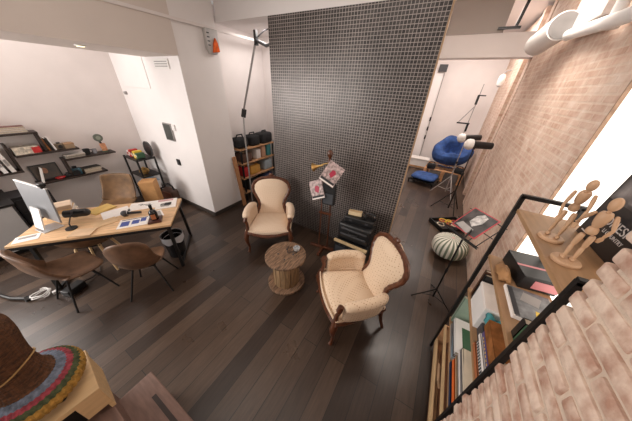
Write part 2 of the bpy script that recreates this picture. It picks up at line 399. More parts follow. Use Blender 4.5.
# ------------------------------------------------------------------ armchairs (local front = -Y)
def arm_curve(s):
    return [(s*.27, .24, .60), (s*.335, .14, .625), (s*.36, -.02, .63), (s*.355, -.16, .62), (s*.335, -.235, .60)]
def armchair(loc, rz, label, fab):
    t = thing('armchair', label, 'armchair', loc, rz, 'spoon back armchairs')
    TL = R(14)
    def bk(x, h, d=0):      # back plane: x across, h up the back from seat, d forward of it
        y = .25+math.sin(TL)*h-d*math.cos(TL); z = .40+math.cos(TL)*h-d*math.sin(TL)*.3
        return (x, y, z)
    # outline of the spoon back : half width as function of h (0..0.66)
    def hw(h):
        u = h/.66
        if u < .30: return lerp(.27, .205, math.sin(u/.30*PI/2))
        w = lerp(.205, .305, (1-math.cos(min(1, (u-.30)/.42)*PI))/2)
        if u > .72:
            q = (u-.72)/.28; w = .305*math.sqrt(max(0, 1-q**2.4))
        return w
    n = 30; side = [(hw(.66*k/n), .66*k/n) for k in range(n+1)]
    def pad(u, v):
        h = .655*v; w = max(.004, hw(h)-.012); x = (2*u-1)*w
        e = (1-abs(2*u-1)**3)*(min(1, (1-v)*6)**.5)*(min(1, v*8+.25))
        return bk(x, h, .03+.065*e)
    MB().grid(pad, 18, 26).build('back_cushion', fab, t, sub=1, solid=.012)
    def rear(u, v):
        h = .655*v; w = max(.004, hw(h)-.012); x = (2*u-1)*w
        return bk(x, h, -.03*(1-abs(2*u-1)**3))
    MB().grid(rear, 14, 22).build('back_panel', fab, t, solid=.01)
    pts = [bk(-w, h, .02) for w, h in side]+[bk(w, h, .02) for w, h in side[::-1]][1:]
    fr = MB().tube(pts, [.026+.006*math.sin(i*.9)**2 for i in range(len(pts))], seg=10, flat=1.3)
    bf = fr.build('back_frame', MAHOG, t)
    cr = MB()
    for k in range(-4, 5):
        a = k/4; cr.ball(bk(a*.17, .672-.05*a*a, .025), (.032-.006*abs(a), .022, .034-.012*abs(a)), seg=12, ring=8)
    cr.ball(bk(0, .71, .03), (.04, .022, .03), seg=12, ring=8)
    cr.build('crest_carving', MAHOG, bf)
    # seat
    def seat(u, v):
        x = 2*u-1; y = 2*v-1      # v: back..front
        wid = lerp(.27, .345, v); fy = -.30-.045*(1-x*x)
        Y = lerp(.26, fy, v)
        z = .385+.085*((1-abs(x)**4)*(1-abs(y)**4))**.5
        return (x*wid, Y, z)
    MB().grid(seat, 16, 16).build('seat_cushion', fab, t, sub=1)
    rail = [(x*lerp(.27, .345, v), lerp(.26, -.30-.045*(1-x*x), v)) for x, v in [(-1, q/6) for q in range(7)]+[(-1+q/6, 1) for q in range(1, 13)]+[(1, 1-q/6) for q in range(1, 7)]]
    rp = [(x, y, .355-.02*math.cos(x*9)*(y < -.25)) for x, y in rail]
    rb = MB()
    for a, b in zip(rp, rp[1:]+rp[:1]):
        pass
    rb.tube(rp, .036, seg=8, closed=True, flat=1.0)
    rb.build('seat_rail', MAHOG, t)
    # upholstered apron under the cushion edge
    def apron(u, v):
        i = u*(len(rail)-1); k = min(int(i), len(rail)-2); f = i-k
        x = lerp(rail[k][0], rail[k+1][0], f); y = lerp(rail[k][1], rail[k+1][1], f)
        return (x*1.02, y*1.02, lerp(.372, .425, v))
    MB().grid(apron, 48, 3).build('seat_border', fab, t, solid=.015)
    for s in (-1, 1):
        # padded arm: closed side wall with rolled top
        A = arm_curve(s)
        def side_w(u, v):
            i = u*(len(A)-1); k = min(int(i), len(A)-2); f = i-k
            p = Vector(A[k]).lerp(Vector(A[k+1]), f)
            z = lerp(.37, p.z, v)
            ins = lerp(.94, 1, v)
            return (p.x*ins, p.y, z)
        MB().grid(side_w, 14, 6).build('side_panel', fab, t, solid=.05, sub=1)
        q = []
        for u in range(13):
            i = u/12*(len(A)-1); k = min(int(i), len(A)-2); f = i-k
            q.append(Vector(A[k]).lerp(Vector(A[k+1]), f))
        MB().tube(q, [.035, .048]+[.056]*9+[.052, .03], seg=12).build('arm_pad', fab, t, sub=1)
        MB().tube([(s*.335, -.265, .63), (s*.345, -.285, .585), (s*.325, -.27, .53), (s*.315, -.29, .46), (s*.335, -.305, .39), (s*.345, -.315, .34)], [.03, .032, .022, .024, .03, .034], seg=10).build('arm_post', MAHOG, t)
        MB().tube([(s*.33, -.29, .37), (s*.352, -.325, .29), (s*.345, -.32, .2), (s*.325, -.30, .1), (s*.33, -.31, .035), (s*.34, -.325, .0)], [.04, .040, .028, .019, .018, .024], seg=10).build('leg', MAHOG, t)
        MB().tube([(s*.25, .25, .38), (s*.25, .26, .25), (s*.255, .29, .12), (s*.265, .33, 0)], [.03, .026, .02, .018], seg=8).build('leg', MAHOG, t)
    return t
armchair((-2.10, 2.20, 0), .60, 'cream spoon back armchair facing the room between the white column and the small pole table', FABP)
armchair((-.37, 1.64, 0), -.84, 'cream dotted spoon back armchair seen from its side in front of the black amplifier', FAB)

# ------------------------------------------------------------------ cable spool table
t = thing('spool_table', 'round cable spool table of weathered wood between the two armchairs', 'table', (-1.31, 1.60, 0))
MB().lathe([(.0, .462), (.262, .462), (.268, .468), (.268, .495), (.262, .5), (.0, .5)], seg=48).build('tabletop', OLDW, t)
mb = MB()
for k in range(16):
    a = k*2*PI/16; mb.box((math.cos(a)*.165, math.sin(a)*.165, .25), (.022, .062, .43), rot=(0, 0, a), bev=.004)
mb.cyl((0, 0, .04), (0, 0, .465), .158, seg=32).build('barrel', SPOOLB, t)
MB().lathe([(.0, 0), (.25, 0), (.256, .006), (.256, .034), (.25, .04), (.0, .04)], seg=48).build('base_disc', OLDW, t)
for k in range(4):
    a = k*PI/2+.5; MB().cyl((math.cos(a)*.1, math.sin(a)*.1, .498), (math.cos(a)*.1, math.sin(a)*.1, .506), .012, seg=10).build('bolt', DKGREY, t)
t = thing('ashtray', 'small silver glass ashtray on the spool table', 'ashtray', (-1.235, 1.745, .5065))
MB().lathe([(.0, 0), (.038, 0), (.048, .04), (.042, .042), (.034, .012), (0, .01)], seg=20).build('bowl', mat('frosted_glass', (.6, .62, .64), .15, metal=.4), t)
t = thing('eyeglasses', 'dark pair of glasses lying on the spool table', 'glasses', (-1.26, 1.67, .507), .5)
for s in (-1, 1):
    MB().tube([(s*.035+math.cos(a*PI/6)*.026, math.sin(a*PI/6)*.02, .006) for a in range(12)], .004, seg=6, closed=True).build('lens_frame', BLACK, t)
    MB().tube([(s*.062, 0, .006), (s*.065, .06, .008), (s*.055, .12, .005)], .004, seg=6).build('temple', BLACK, t)

# ------------------------------------------------------------------ desk
DX, DY, DR = -3.525, .69, R(50.3)
t = thing('desk', 'long pine topped desk on black splayed steel legs', 'desk', (DX, DY, 0), DR)
MB().box((-.05, 0, .735), (1.57, .79, .03), bev=.003).build('desktop', PINE, t, smooth=False)
MB().box((-.05, -.385, .705), (1.55, .03, .035)).box((-.05, .385, .705), (1.55, .03, .035)).box((-.81, 0, .705), (.03, .76, .035)).box((.71, 0, .705), (.03, .76, .035)).build('steel_frame', BLACKM, t, smooth=False)
for sx in (-1, 1):
    for sy in (-1, 1):
        MB().prism([(sx*.68-.018, sy*.36, .72), (sx*.68+.018, sy*.36, .72), (sx*.70+.018, sy*.40, 0), (sx*.70-.018, sy*.40, 0)], (0, -sy*.035, 0)).build('leg', BLACKM, t, smooth=False)
    MB().box((sx*.69, 0, .03), (.03, .74, .03)).build('foot_bar', BLACKM, t, smooth=False)

def D(x, y, z=.75):      # a spot on the desk, given along / across it
    c, s = math.cos(DR), math.sin(DR); return (DX+c*x-s*y, DY+s*x+c*y, z)
def flat(name, label, cat, x, y, rz, w, d, h, m, z=.75, group=None, extra=None, deco=None):
    o = MB().box((0, 0, h/2), (w, d, h)).build(name, m, smooth=False, loc=D(x, y, z), rot=(0, 0, DR+rz)); tag(o, label, cat, group)
    if deco:
        for k, (dx, dy, dw, dd, dm, nm) in enumerate(deco): MB().box((dx, dy, h+.0006), (dw, dd, .001)).build(nm, dm, o, smooth=False)
    return o
INK = cm('black_ink', (.03, .03, .035), .7); BLUEP = cm('blue_print', (.06, .09, .32), .6); PINKP = cm('pink_print', (.55, .30, .30), .6)
G = 'papers on the desk'
flat('paper_sheet', 'blank white sheet lying in the middle of the desk', 'paper', -.03, .13, .5, .30, .25, .004, PAPER, group=G)
flat('drawing_sheet', 'paper with a black line drawing near the back edge of the desk', 'drawing', .255, .265, .1, .34, .24, .004, PAPER, group=G, deco=[(.02, .02, .13, .015, INK, 'ink_mark'), (.07, -.02, .08, .012, INK, 'ink_mark'), (-.04, .04, .06, .01, INK, 'ink_mark')])
flat('photo_print', 'white sheet with blue prints near the front edge of the desk', 'print', .28, -.21, .12, .32, .22, .005, PAPER, group=G, deco=[(-.09, -.01, .09, .12, BLUEP, 'picture'), (.02, .0, .08, .10, BLUEP, 'picture'), (.10, .03, .06, .09, BLUEP, 'picture'), (0, .09, .28, .015, INK, 'heading')])
flat('magazine', 'pink and white magazine at the far right corner of the desk', 'magazine', .56, .24, .1, .26, .30, .012, PAPER, deco=[(-.02, .11, .2, .06, PINKP, 'red_heading'), (.02, -.02, .09, .09, INK, 'portrait')])
flat('postcard', 'small grey picture card beside the dark bottle', 'card', .50, -.05, .4, .14, .20, .004, PAPER, deco=[(0, 0, .1, .14, GREYB, 'picture')])
flat('envelope', 'tan envelope lying by the microphone stand', 'envelope', -.06, -.12, .6, .24, .16, .006, cm('kraft_paper', (.62, .42, .24), .8), group=G)
flat('notebook', 'tan notebook at the left front of the desk', 'notebook', -.20, -.31, -.1, .22, .16, .012, cm('kraft_cover', (.58, .40, .25), .7))
flat('leaflet', 'white leaflet with dark print at the left end of the desk', 'leaflet', -.72, -.27, .3, .20, .14, .004, PAPER, group=G, deco=[(0, .02, .14, .05, GREYB, 'print')])
flat('yellow_folder', 'yellow tan folder lying behind the computer screen', 'folder', -.25, .28, .9, .26, .2, .015, cm('ochre_folder', (.60, .40, .12), .7))
# closed pair of eyeglasses on the magazine
t = thing('reading_glasses', 'black glasses resting on the magazine at the desk corner', 'glasses', D(.56, .2, .7645), DR)
for s in (-1, 1):
    MB().tube([(s*.035+math.cos(a*PI/6)*.028, math.sin(a*PI/6)*.022, .005) for a in range(12)], .004, seg=6, closed=True).build('lens_frame', BLACK, t)
    MB().tube([(s*.064, 0, .005), (s*.05, -.06, .006), (-s*.03, -.06, .006)], .0035, seg=6).build('temple', BLACK, t)
# hand microphone
t = thing('hand_microphone', 'black hand microphone lying in the middle of the desk', 'microphone', D(.20, .0, .793), DR+.05)
MB().ball((-.075, 0, 0), (.045, .042, .042)).build('grille', DKGREY, t)
MB().cyl((-.05, 0, 0), (.11, 0, -.012), .022, .016).build('handle', BLACK, t)
MB().cyl((-.055, 0, 0), (-.04, 0, 0), .03).build('ring', ALU, t)
# dark bottle / decanter box
t = thing('liquor_bottle', 'dark liquor bottle lying in its tray at the front right of the desk', 'bottle', D(.53, -.23), DR+.15)
MB().box((0, 0, .012), (.15, .17, .024), bev=.004).build('tray', cm('dark_red_tray', (.07, .02, .015), .4), t, smooth=False)
MB().lathe([(0, .024), (.045, .024), (.048, .03), (.048, .13), (.035, .155), (.017, .17), (.015, .215), (.0, .216)], seg=20).build('body', cm('dark_glass', (.012, .010, .01), .08), t)
MB().cyl((0, 0, .205), (0, 0, .24), .018).build('cap', BLACK, t)
MB().box((0, -.047, .08), (.05, .006, .07)).build('label_patch', RUST, t, smooth=False)
# broadcast microphone on a small arm
t = thing('studio_microphone', 'thick black studio microphone on a desk stand before the computer screen', 'microphone', D(-.37, .05), DR)
MB().cyl((0, -.22, 0), (0, -.22, .015), .055, seg=24).build('base', BLACK, t)
MB().tube([(0, -.22, .01), (-.01, -.2, .06), (-.03, -.1, .10), (-.04, -.02, .10)], .007).build('arm', BLACKM, t)
MB().cyl((-.13, .0, .10), (.07, 0, .10), .048, .052, seg=20).ball((.075, 0, .10), (.052, .052, .052)).build('capsule', BLACK, t)
MB().cyl((-.045, 0, .10), (-.02, 0, .10), .056, seg=20).build('ring', DKGREY, t)
# all-in-one computer, seen from behind
t = thing('desktop_computer', 'silver all in one computer seen from behind at the left end of the desk', 'computer', (-3.86, .19, .75), .2)
def tilt(mb, a=-.12, p=(0, 0, .17)): return mb.xf(Matrix.Translation(p) @ Matrix.Rotation(a, 4, 'X'))
tilt(MB().box((0, 0, .18), (.62, .018, .42), bev=.006)).build('screen_housing', mat('silver_back', (.36, .37, .39), .35, metal=.6, vary=.03), t, smooth=False)
tilt(MB().box((0, .011, .20), (.59, .003, .35))).build('display', cm('dark_glass_screen', (.02, .02, .022), .1), t, smooth=False)
tilt(MB().box((0, 0, .392), (.622, .022, .014), bev=.003)).build('top_edge', WHITE, t, smooth=False)
MB().prism([(-.09, -.13, .008), (.09, -.13, .008), (.09, -.118, .008), (-.09, -.118, .008)], (0, .0, .26)).xf(Matrix.Translation((0, .02, 0)) @ Matrix.Rotation(-.25, 4, 'X')).build('stand_neck', WHITE, t, smooth=False)
MB().box((0, -.03, .005), (.20, .18, .01), bev=.003).build('stand_foot', ALU, t, smooth=False)
t = thing('webcam', 'little black webcam clipped above the computer screen', 'webcam', (-3.60, .285, 1.356), .2)
MB().box((0, 0, .0), (.09, .05, .04), bev=.012).build('body', BLACK, t)
MB().cyl((.03, -.02, 0), (.03, -.035, 0), .014).build('lens', DKGREY, t)
MB().box((0, .0, -.028), (.03, .035, .03)).build('clip', BLACKM, t, smooth=False)
# books stacked behind the screen
for k, (m_, lb) in enumerate([(CREAM, 'cream book lowest of the stack behind the computer'), (PALEW, 'tan book in the middle of the stack behind the computer'), (cm('sand_cover', (.62, .47, .34)), 'sand coloured book on top of the stack behind the computer')]):
    o = MB().box((0, 0, .0), (.26, .20, .05), bev=.003).build('book', m_, smooth=False, loc=D(-.66, .27-.01*k, .775+.052*k), rot=(0, 0, DR+.2+.12*k)); tag(o, lb, 'book', 'books behind the computer')
    MB().box((.006, .004, 0), (.252, .195, .038)).build('pages', PAPER, o, smooth=False)

# ------------------------------------------------------------------ shell chairs (local front = -Y)
def shell_chair(loc, rz, label, m, legs='metal', backh=.40, w=.25, rnd=.55):
    t = thing('shell_chair', label, 'chair', loc, rz, 'brown shell chairs around the desk')
    def sh(u, v):
        x = 2*u-1
        # v 0 front edge .. .5 rear of seat .. 1 top of back
        if v < .5:
            q = v/.5; y = lerp(-.23, .17, q); z = .44-.02*math.sin(q*PI)+.02*q*q
            ww = w*(.86+.14*math.sin(min(1, q*1.3)*PI/2)); 
            if q < .18: ww *= .80+.2*math.sin(q/.18*PI/2)
            z += .05*abs(x)**2.5*q
        else:
            q = (v-.5)/.5; a = q*PI/2
            y = .17+.075*math.sin(min(1, q*1.6)*PI/2)+.055*q; z = .46+backh*(q**1.15)
            ww = w*lerp(1.0, .92, q)
            if q > .8: ww *= math.sqrt(max(.2, 1-((q-.8)/.2)**2*rnd))
            y -= .10*abs(x)**2.2*(1-.45*q)
            z += .05*abs(x)**2.5*(1-q)-.09*rnd*abs(x)**3*q
        return (x*ww, y, z)
    MB().grid(sh, 14, 24).build('seat_shell', m, t, sub=1, solid=.03)
    if legs == 'metal':
        for sx in (-1, 1):
            for sy in (-1, 1):
                MB().tube([(sx*.10, sy*.09, .435), (sx*.225, sy*.21, 0)], [.011, .010], seg=8).build('leg', BLACKM, t)
        MB().box((0, 0, .42), (.26, .24, .018), bev=.004).build('under_frame', BLACKM, t, smooth=False)
    else:
        for sx in (-1, 1):
            for sy in (-1, 1):
                MB().tube([(sx*.12, sy*.11, .435), (sx*.215, sy*.20, 0)], [.019, .013], seg=8).build('leg', PALEW, t)
        MB().box((0, 0, .42), (.28, .26, .02), bev=.004).build('under_frame', BLACKM, t, smooth=False)
    return t
shell_chair((-2.76, .60, 0), -2.214, 'brown leather shell chair seen from behind at the near right of the desk', LEATH, backh=.47, w=.21)
shell_chair((-3.32, .08, 0), -3.0, 'brown leather shell chair with its seat in view at the near left', LEATH, w=.285, backh=.44)
shell_chair((-3.76, .40, 0), DR+PI, 'dark brown shell chair with wooden legs pushed under the desk', LEATHD, 'wood', backh=.27)
shell_chair((-4.66, 1.04, 0), DR-.12, 'worn tan leather shell chair standing behind the desk', mat('dark_tan_leather', (.15, .078, .032), .65, vary=.4, scale=7, bump=.15, bscale=80), backh=.45, w=.265, rnd=.12)
# ------------------------------------------------------------------ bookshelf in the brick niche
SX0, SX1, SY0, SY1 = .575, .86, .925, 1.755
t = thing('bookshelf', 'tall bookshelf of oak boards in a black steel frame in the brick niche', 'bookshelf', (0, 0, 0))
for x in (SX0, SX1):
    for y in (SY0, SY1):
        MB().box((x, y, .925), (.024, .024, 1.85)).build('post', BLACKM, t, smooth=False)
for y in (SY0, SY1): MB().box(((SX0+SX1)/2, y, 1.85), (SX1-SX0+.02, .024, .024)).build('top_bar', BLACKM, t, smooth=False)
BZ = (.10, .545, .965, 1.345, 1.75)
for z in BZ:
    MB().box(((SX0+SX1)/2+.005, (SY0+SY1)/2, z), (SX1-SX0-.0, SY1-SY0-.03, .026), bev=.002).build('shelf_board', OAK, t, smooth=False)
TOP = [z+.0135 for z in BZ]

def book(label, x, y, z, w, th, h, m, lean=0, group=None, name='book', flatb=False, rz=0):
    """standing: w deep into the shelf (x), th along the shelf (y), h high; spine faces the room"""
    mb = MB()
    mb.box((w/2, -th/2+.0015, h/2), (w, .003, h)).box((w/2, th/2-.0015, h/2), (w, .003, h)).box((.0015, 0, h/2), (.003, th, h))
    if flatb:
        rot = (R(90), 0, rz)
        o = mb.xf(Matrix.Translation((0, 0, th/2)) @ Matrix.Rotation(-R(90), 4, 'X')).build(name, m, smooth=False, loc=(x, y, z), rot=(0, 0, rz))
        tag(o, label, 'book', group)
        MB().box((w/2, h/2, th/2), (w-.008, h-.008, th-.006)).build('pages', PAGES, o, smooth=False)
    else:
        o = mb.build(name, m, smooth=False, loc=(x, y, z), rot=(lean, 0, rz)); tag(o, label, 'book', group)
        MB().box((w/2, 0, h/2), (w-.006, th-.006, h-.008)).build('pages', PAGES, o, smooth=False)
    return o
# flat pile of books above the crate, near half
zz = TOP[1]
GR = 'pile of books on the second lowest board'
for k, (th, m_, lb) in enumerate([(.032, NAVY, 'navy book at the bottom of the near pile on the second lowest board'),
                      (.026, BLACK, 'black book under the orange one in the near pile'),
                      (.048, ORANGE, 'bright orange book low in the near pile of the bookshelf'),
                      (.014, PURPLE, 'thin violet book on top of the bright orange one'),
                      (.028, cm('tan_cover', (.5, .33, .2)), 'tan book above the thin violet one'),
                      (.030, GREYB, 'grey book in the near pile on the second lowest board'),
                      (.030, PAPER, 'off white book in the near pile on the second lowest board'),
                      (.030, cm('charcoal_cover', (.07, .07, .08)), 'charcoal book in the near pile on the second lowest board'),
                      (.026, CREAM, 'cream book topping the near pile on the second lowest board')]):
    book(lb, SX0+.006+.005*(k % 2), .945+.008*(k % 2), zz, .21, th, .33-.012*(k % 3)+.01*(k == 2), m_, group=GR, flatb=True); zz += th+.0008
# far half: flat stack with a large white framed book on top
GS = 'flat stack on the second lowest board'
zz = TOP[1]
for th, m_, lb in [(.028, GREYB, 'grey book at the bottom of the flat stack low in the shelf'), (.022, SKYB, 'pale blue book in the flat stack low in the shelf'),
                   (.03, DKGREY, 'dark grey book in the flat stack low in the shelf'), (.035, WHITE, 'white book with dark green cover picture topping the low flat stack')]:
    o = book(lb, SX0+.01, 1.31, zz, .22, th, .33, m_, group=GS, flatb=True, rz=.03*(th > .025)-.02); zz += th+.001
    if th == .035: MB().box((.125, .15, .0356), (.15, .20, .001)).build('cover_picture', GREEN, o, smooth=False)
book('tall green and white book standing at the far end of the second lowest board', SX0+.01, 1.705, TOP[1], .2, .03, .33, cm('green_white_cover', (.28, .38, .30)), group=GR)
# pile on the middle board
GM = 'books on the middle board'
zz = TOP[2]
for k, (th, m_, lb) in enumerate([(.036, RUST, 'rust book at the bottom of the pile on the middle board'), (.050, WHITE, 'thick white ring bound book in the pile on the middle board'),
                      (.030, PAPER, 'off white book in the pile on the middle board'), (.052, PURPLE, 'dark violet book in the pile on the middle board'), (.075, BROWNC, 'glossy brown book topping the pile on the middle board')]):
    o = book(lb, SX0+.006+.008*(k % 2), .945+.006*k, zz, .22, th, .25-.01*(k % 2), m_, group=GM, flatb=True)
    if k == 1:
        for q in range(12): MB().box((-.0015, .015+q*.02, th/2), (.004, .008, th*.7)).build('binding_ring', DKGREY, o, smooth=False)
    if k == 3:
        for q in range(8): MB().box((-.0008, .03+q*.024, th*.3), (.001, .012, .008)).build('yellow_letter', YEL, o, smooth=False)
    zz += th+.0008
o = MB().grid(lambda u, v: (SX0+.03+.2*u, 1.225+.10*v, TOP[2]+.145+.035*math.sin(u*9+v*5)*math.cos(v*11-u*4)+.012), 14, 12).build('folded_scarf', TEAL, None, solid=.03, loc=(0, 0, 0))
tag(o, 'crumpled teal cloth on the middle board beside the white box', 'cloth')
bx_ = MB().box((SX0+.135, 1.27, TOP[2]+.045), (.2, .12, .085), bev=.004).build('grey_box', DKGREY, smooth=False); tag(bx_, 'dark grey box under the crumpled teal cloth', 'box')
t = thing('storage_box', 'large white box with a lid on the middle board', 'box', (SX0+.13, 1.47, TOP[2]))
MB().box((0, 0, .10), (.235, .26, .20), bev=.004).build('body', WHITE, t, smooth=False)
MB().box((0, 0, .20), (.243, .268, .03), bev=.004).build('lid', PAPER, t, smooth=False)
MB().box((.03, .02, .2158), (.14, .012, .001)).build('lid_mark', GREYB, t, smooth=False)
book('black book with pale print standing beyond the white box', SX0+.02, 1.632, TOP[2], .2, .028, .26, BLACK, group=GM)
book('dark brown book at the far end of the middle board', SX0+.02, 1.67, TOP[2], .2, .03, .27, cm('umber_cover', (.10, .04, .02)), group=GM)
# second board from the top
t = thing('magazine', 'glossy dark magazine with yellow cover picture lying on the second highest board', 'magazine', (.725, 1.285, TOP[3]), .0)
MB().box((0, 0, .012), (.21, .25, .024), bev=.002).build('pages', PAPER, t, smooth=False)
MB().box((.004, 0, .0245), (.195, .245, .002)).build('cover', cm('slate_cover', (.16, .16, .17), .25, vary=.6, scale=16), t, smooth=False)
MB().prism([(.0, -.09, .0258), (.07, -.11, .0258), (.06, -.04, .0258), (.01, -.03, .0258)], (0, 0, .0006)).build('yellow_picture', YEL, t, smooth=False)
MB().box((-.085, 0, .0258), (.025, .23, .0006)).build('dark_band', INK, t, smooth=False)
MB().prism([(-.05, .02, .0258), (.03, .0, .0258), (.06, .08, .0258), (-.02, .1, .0258)], (0, 0, .0006)).build('pale_picture', GREYB, t, smooth=False)
y = .95
GD = 'slim cases on the second highest board'
for th, m_, lb in [(.035, WHITE, 'white slim case nearest the brick pier on the second highest board'), (.03, GREEN, 'dark green slim case on the second highest board'), (.04, BLACK, 'black slim case beside the glossy magazine'), ]:
    book(lb, SX0+.03, y+th/2, TOP[3], .23, th, .12, m_, group=GD, name='media_case'); y += th+.004
t = thing('black_album', 'black boxed album with pink bands lying at the back of the second highest board', 'album', (.77, 1.60, TOP[3]), .15)
MB().box((0, 0, .05), (.19, .27, .10), bev=.004).build('box_body', BLACK, t, smooth=False)
MB().box((0, -.02, .1004), (.192, .018, .001)).box((0.03, -.137, .05), (.13, .002, .06)).build('pink_band', PINK, t, smooth=False)
o = MB().grid(lambda u, v: (.600+.055*u+.0*v, 1.44+.16*v, TOP[3]+.012+.05*math.sin(u*PI)*math.sin(v*2.6+.3)+.006*math.sin(u*13+v*9)), 10, 12).build('leather_pouch', cm('tan_leather', (.36, .19, .08), .6, vary=.3), None, solid=.02)
tag(o, 'folded tan leather pouch on the second highest board', 'pouch')
# wooden crate low down
t = thing('wooden_crate', 'open pale wooden crate with dark contents on the lowest board', 'crate', (SX0+.005, 1.33, TOP[0]))
for yy in (-.40, .40): MB().box((.13, yy, .155), (.26, .016, .31)).build('end_panel', PALLET, t, smooth=False)
MB().box((.13, 0, .008), (.26, .80, .016)).build('bottom', PALLET, t, smooth=False)
MB().box((.255, 0, .155), (.012, .80, .31)).build('back_panel', PALLET, t, smooth=False)
MB().box((.004, 0, .30), (.016, .80, .03)).box((.004, 0, .045), (.016, .80, .06)).build('front_rail', PALEW, t, smooth=False)
t = thing('leather_case', 'dark brown leather case with tan handle inside the wooden crate', 'case', (SX0+.13, 1.33, TOP[0]+.0165))
MB().box((0, 0, .11), (.16, .62, .22), bev=.03).build('body', cm('old_brown_leather', (.13, .05, .022), .4, vary=.4), t)
MB().tube([(-.09, -.09, .1), (-.115, -.07, .15), (-.115, .07, .15), (-.09, .09, .1)], .012).build('handle', cm('tan_strap', (.45, .28, .16)), t)

# black photo book leaning against the wall on the top board
t = thing('photo_book', 'black photo book with white lettering leaning behind the wooden mannequins', 'book', (.826, 1.39, TOP[4]+.002), 0, rot=(0, R(4), 0))
MB().box((0, 0, .205), (.02, .42, .41)).build('cover', cm('black_photo_cover', (.012, .011, .012), .3), t, smooth=False)
MB().box((.002, .212, .205), (.018, .004, .41)).build('spine_edge', cm('magenta_edge', (.4, .08, .2)), t, smooth=False)
SMOKE = mat('grey_smoke_print', (.20, .19, .19), .4, vary=.95, scale=11)
MB().grid(lambda u, v: (-.0105, .20-.40*u, .22+.185*v), 8, 8).build('photo_print', SMOKE, t, solid=.0006)
def text(s, size, loc, rot, m, parent, name, font_scale=(1, 1)):
    c = bpy.data.curves.new(name, 'FONT'); c.body = s; c.size = size; c.align_x = 'CENTER'; c.extrude = .0006
    o = bpy.data.objects.new(name, c); COL.objects.link(o); bpy.context.view_layer.update()
    me = bpy.data.meshes.new_from_object(o.evaluated_get(bpy.context.evaluated_depsgraph_get())); bpy.data.objects.remove(o)
    o = bpy.data.objects.new(name, me); COL.objects.link(o); me.materials.append(m); o.parent = parent
    o.location = loc; o.rotation_euler = rot
    return o
LET = cm('pale_lettering', (.62, .58, .56), .6)
text('ONESI', .060, (-.0115, .02, .120), (R(90), 0, R(-90)), LET, t, 'title')
text('LI COUNTRY', .026, (-.0115, -.01, .086), (R(90), 0, R(-90)), LET, t, 'subtitle')
MB().tube([(-.0112, .03, .075), (-.0112, .02, .055), (-.0112, .035, .04)], .0022, seg=6).build('mark', LET, t)
MB().box((-.011, .16, .03), (.001, .05, .006)).build('imprint', LET, t, smooth=False)

# wooden artist mannequins
def mannequin(loc, rz, label, pose, sc=1):
    pose = {k: (v[0]*sc*(.76 if k[:2] in ('sh', 'el', 'wr') else .82), v[1]*sc, v[2]*sc) for k, v in pose.items()}
    TH = .64
    t = thing('wooden_mannequin', label, 'mannequin', loc, rz, 'wooden mannequins')
    MB().lathe([(0, 0), (.049, 0), (.051, .004), (.051, .012), (.046, .018), (0, .018)], seg=32, sx=1, sy=1).build('base', MANN, t)
    J = pose
    def seg(name, a, b, r0, r1, bulge=1.15):
        a, b = Vector(J[a]), Vector(J[b]); n = 7; rs = []
        for i in range(n):
            f = i/(n-1); r = TH*lerp(r0, r1, f)*(1+(bulge-1)*math.sin(f*PI)); 
            if i in (0, n-1): r *= .78
            rs.append(r)
        return MB().tube([a.lerp(b, i/(n-1)) for i in range(n)], rs, seg=12).build(name, MANN, t)
    def jt(k, r): return MB().ball(J[k], (r*TH, r*TH, r*TH), seg=12, ring=8).build('joint', MANN, t)
    seg('pelvis', 'hipc', 'waist', .024, .020, 1.3)
    seg('chest', 'waist', 'neck0', .021, .031, 1.2)
    seg('neck', 'neck0', 'head0', .009, .009, 1)
    h0, h1 = Vector(J['head0']), Vector(J['head1']); d = (h1-h0)
    q = d.to_track_quat('Z', 'Y').to_euler()
    MB().ball((h0+h1)/2, (.017, .019, d.length/2+.002), rot=tuple(q), seg=16, ring=12).build('head', MANN, t)
    for s in 'lr':
        seg('thigh', 'hip'+s, 'knee'+s, .0155, .012); jt('knee'+s, .010)
        cf = seg('calf', 'knee'+s, 'ank'+s, .0125, .008)
        a = Vector(J['ank'+s]); MB().ball(a+Vector((0, -.012, -.004)), (.010, .024, .009), seg=12, ring=8).build('foot', MANN, cf)
        jt('sh'+s, .0105)
        seg('upper_arm', 'sh'+s, 'el'+s, .0115, .009); jt('el'+s, .0085)
        fa = seg('forearm', 'el'+s, 'wr'+s, .0095, .007)
        b = Vector(J['wr'+s]); e = (b-Vector(J['el'+s])).normalized()
        MB().tube([b, b+e*.012, b+e*.03], [.006, .0095, .006], seg=8, flat=.55).build('hand', MANN, fa)
    return t
Z0 = .018
poseA = dict(hipc=(0, 0, .172), waist=(0, .004, .212), neck0=(0, -.026, .283), head0=(0, -.034, .292), head1=(0, -.058, .344),
             hipl=(.020, 0, .166), kneel=(.022, -.016, .098), ankl=(.022, .006, Z0+.012), hipr=(-.020, 0, .166), kneer=(-.022, .004, .094), ankr=(-.022, .022, Z0+.012),
             shl=(.042, -.020, .270), ell=(.052, -.036, .205), wrl=(.045, -.062, .150), shr=(-.042, -.020, .270), elr=(-.052, -.042, .206), wrr=(-.042, -.078, .158))
poseB = dict(hipc=(0, 0, .178), waist=(0, 0, .216), neck0=(0, .004, .295), head0=(0, .006, .305), head1=(0, .010, .366),
             hipl=(.020, 0, .172), kneel=(.022, -.004, .100), ankl=(.020, .004, Z0+.012), hipr=(-.020, 0, .172), kneer=(-.022, -.006, .100), ankr=(-.020, .002, Z0+.012),
             shl=(.043, .004, .282), ell=(.056, -.050, .222), wrl=(.040, -.115, .185), shr=(-.043, .004, .282), elr=(-.060, .02, .226), wrr=(-.055, .0, .175))
mannequin((.655, 1.405, TOP[4]), -.35, 'wooden jointed mannequin bending forward, the farther of two on the top board', poseA)
mannequin((.653, 1.200, TOP[4]), 2.9, 'wooden jointed mannequin standing upright before the black photo book', poseB, .90)

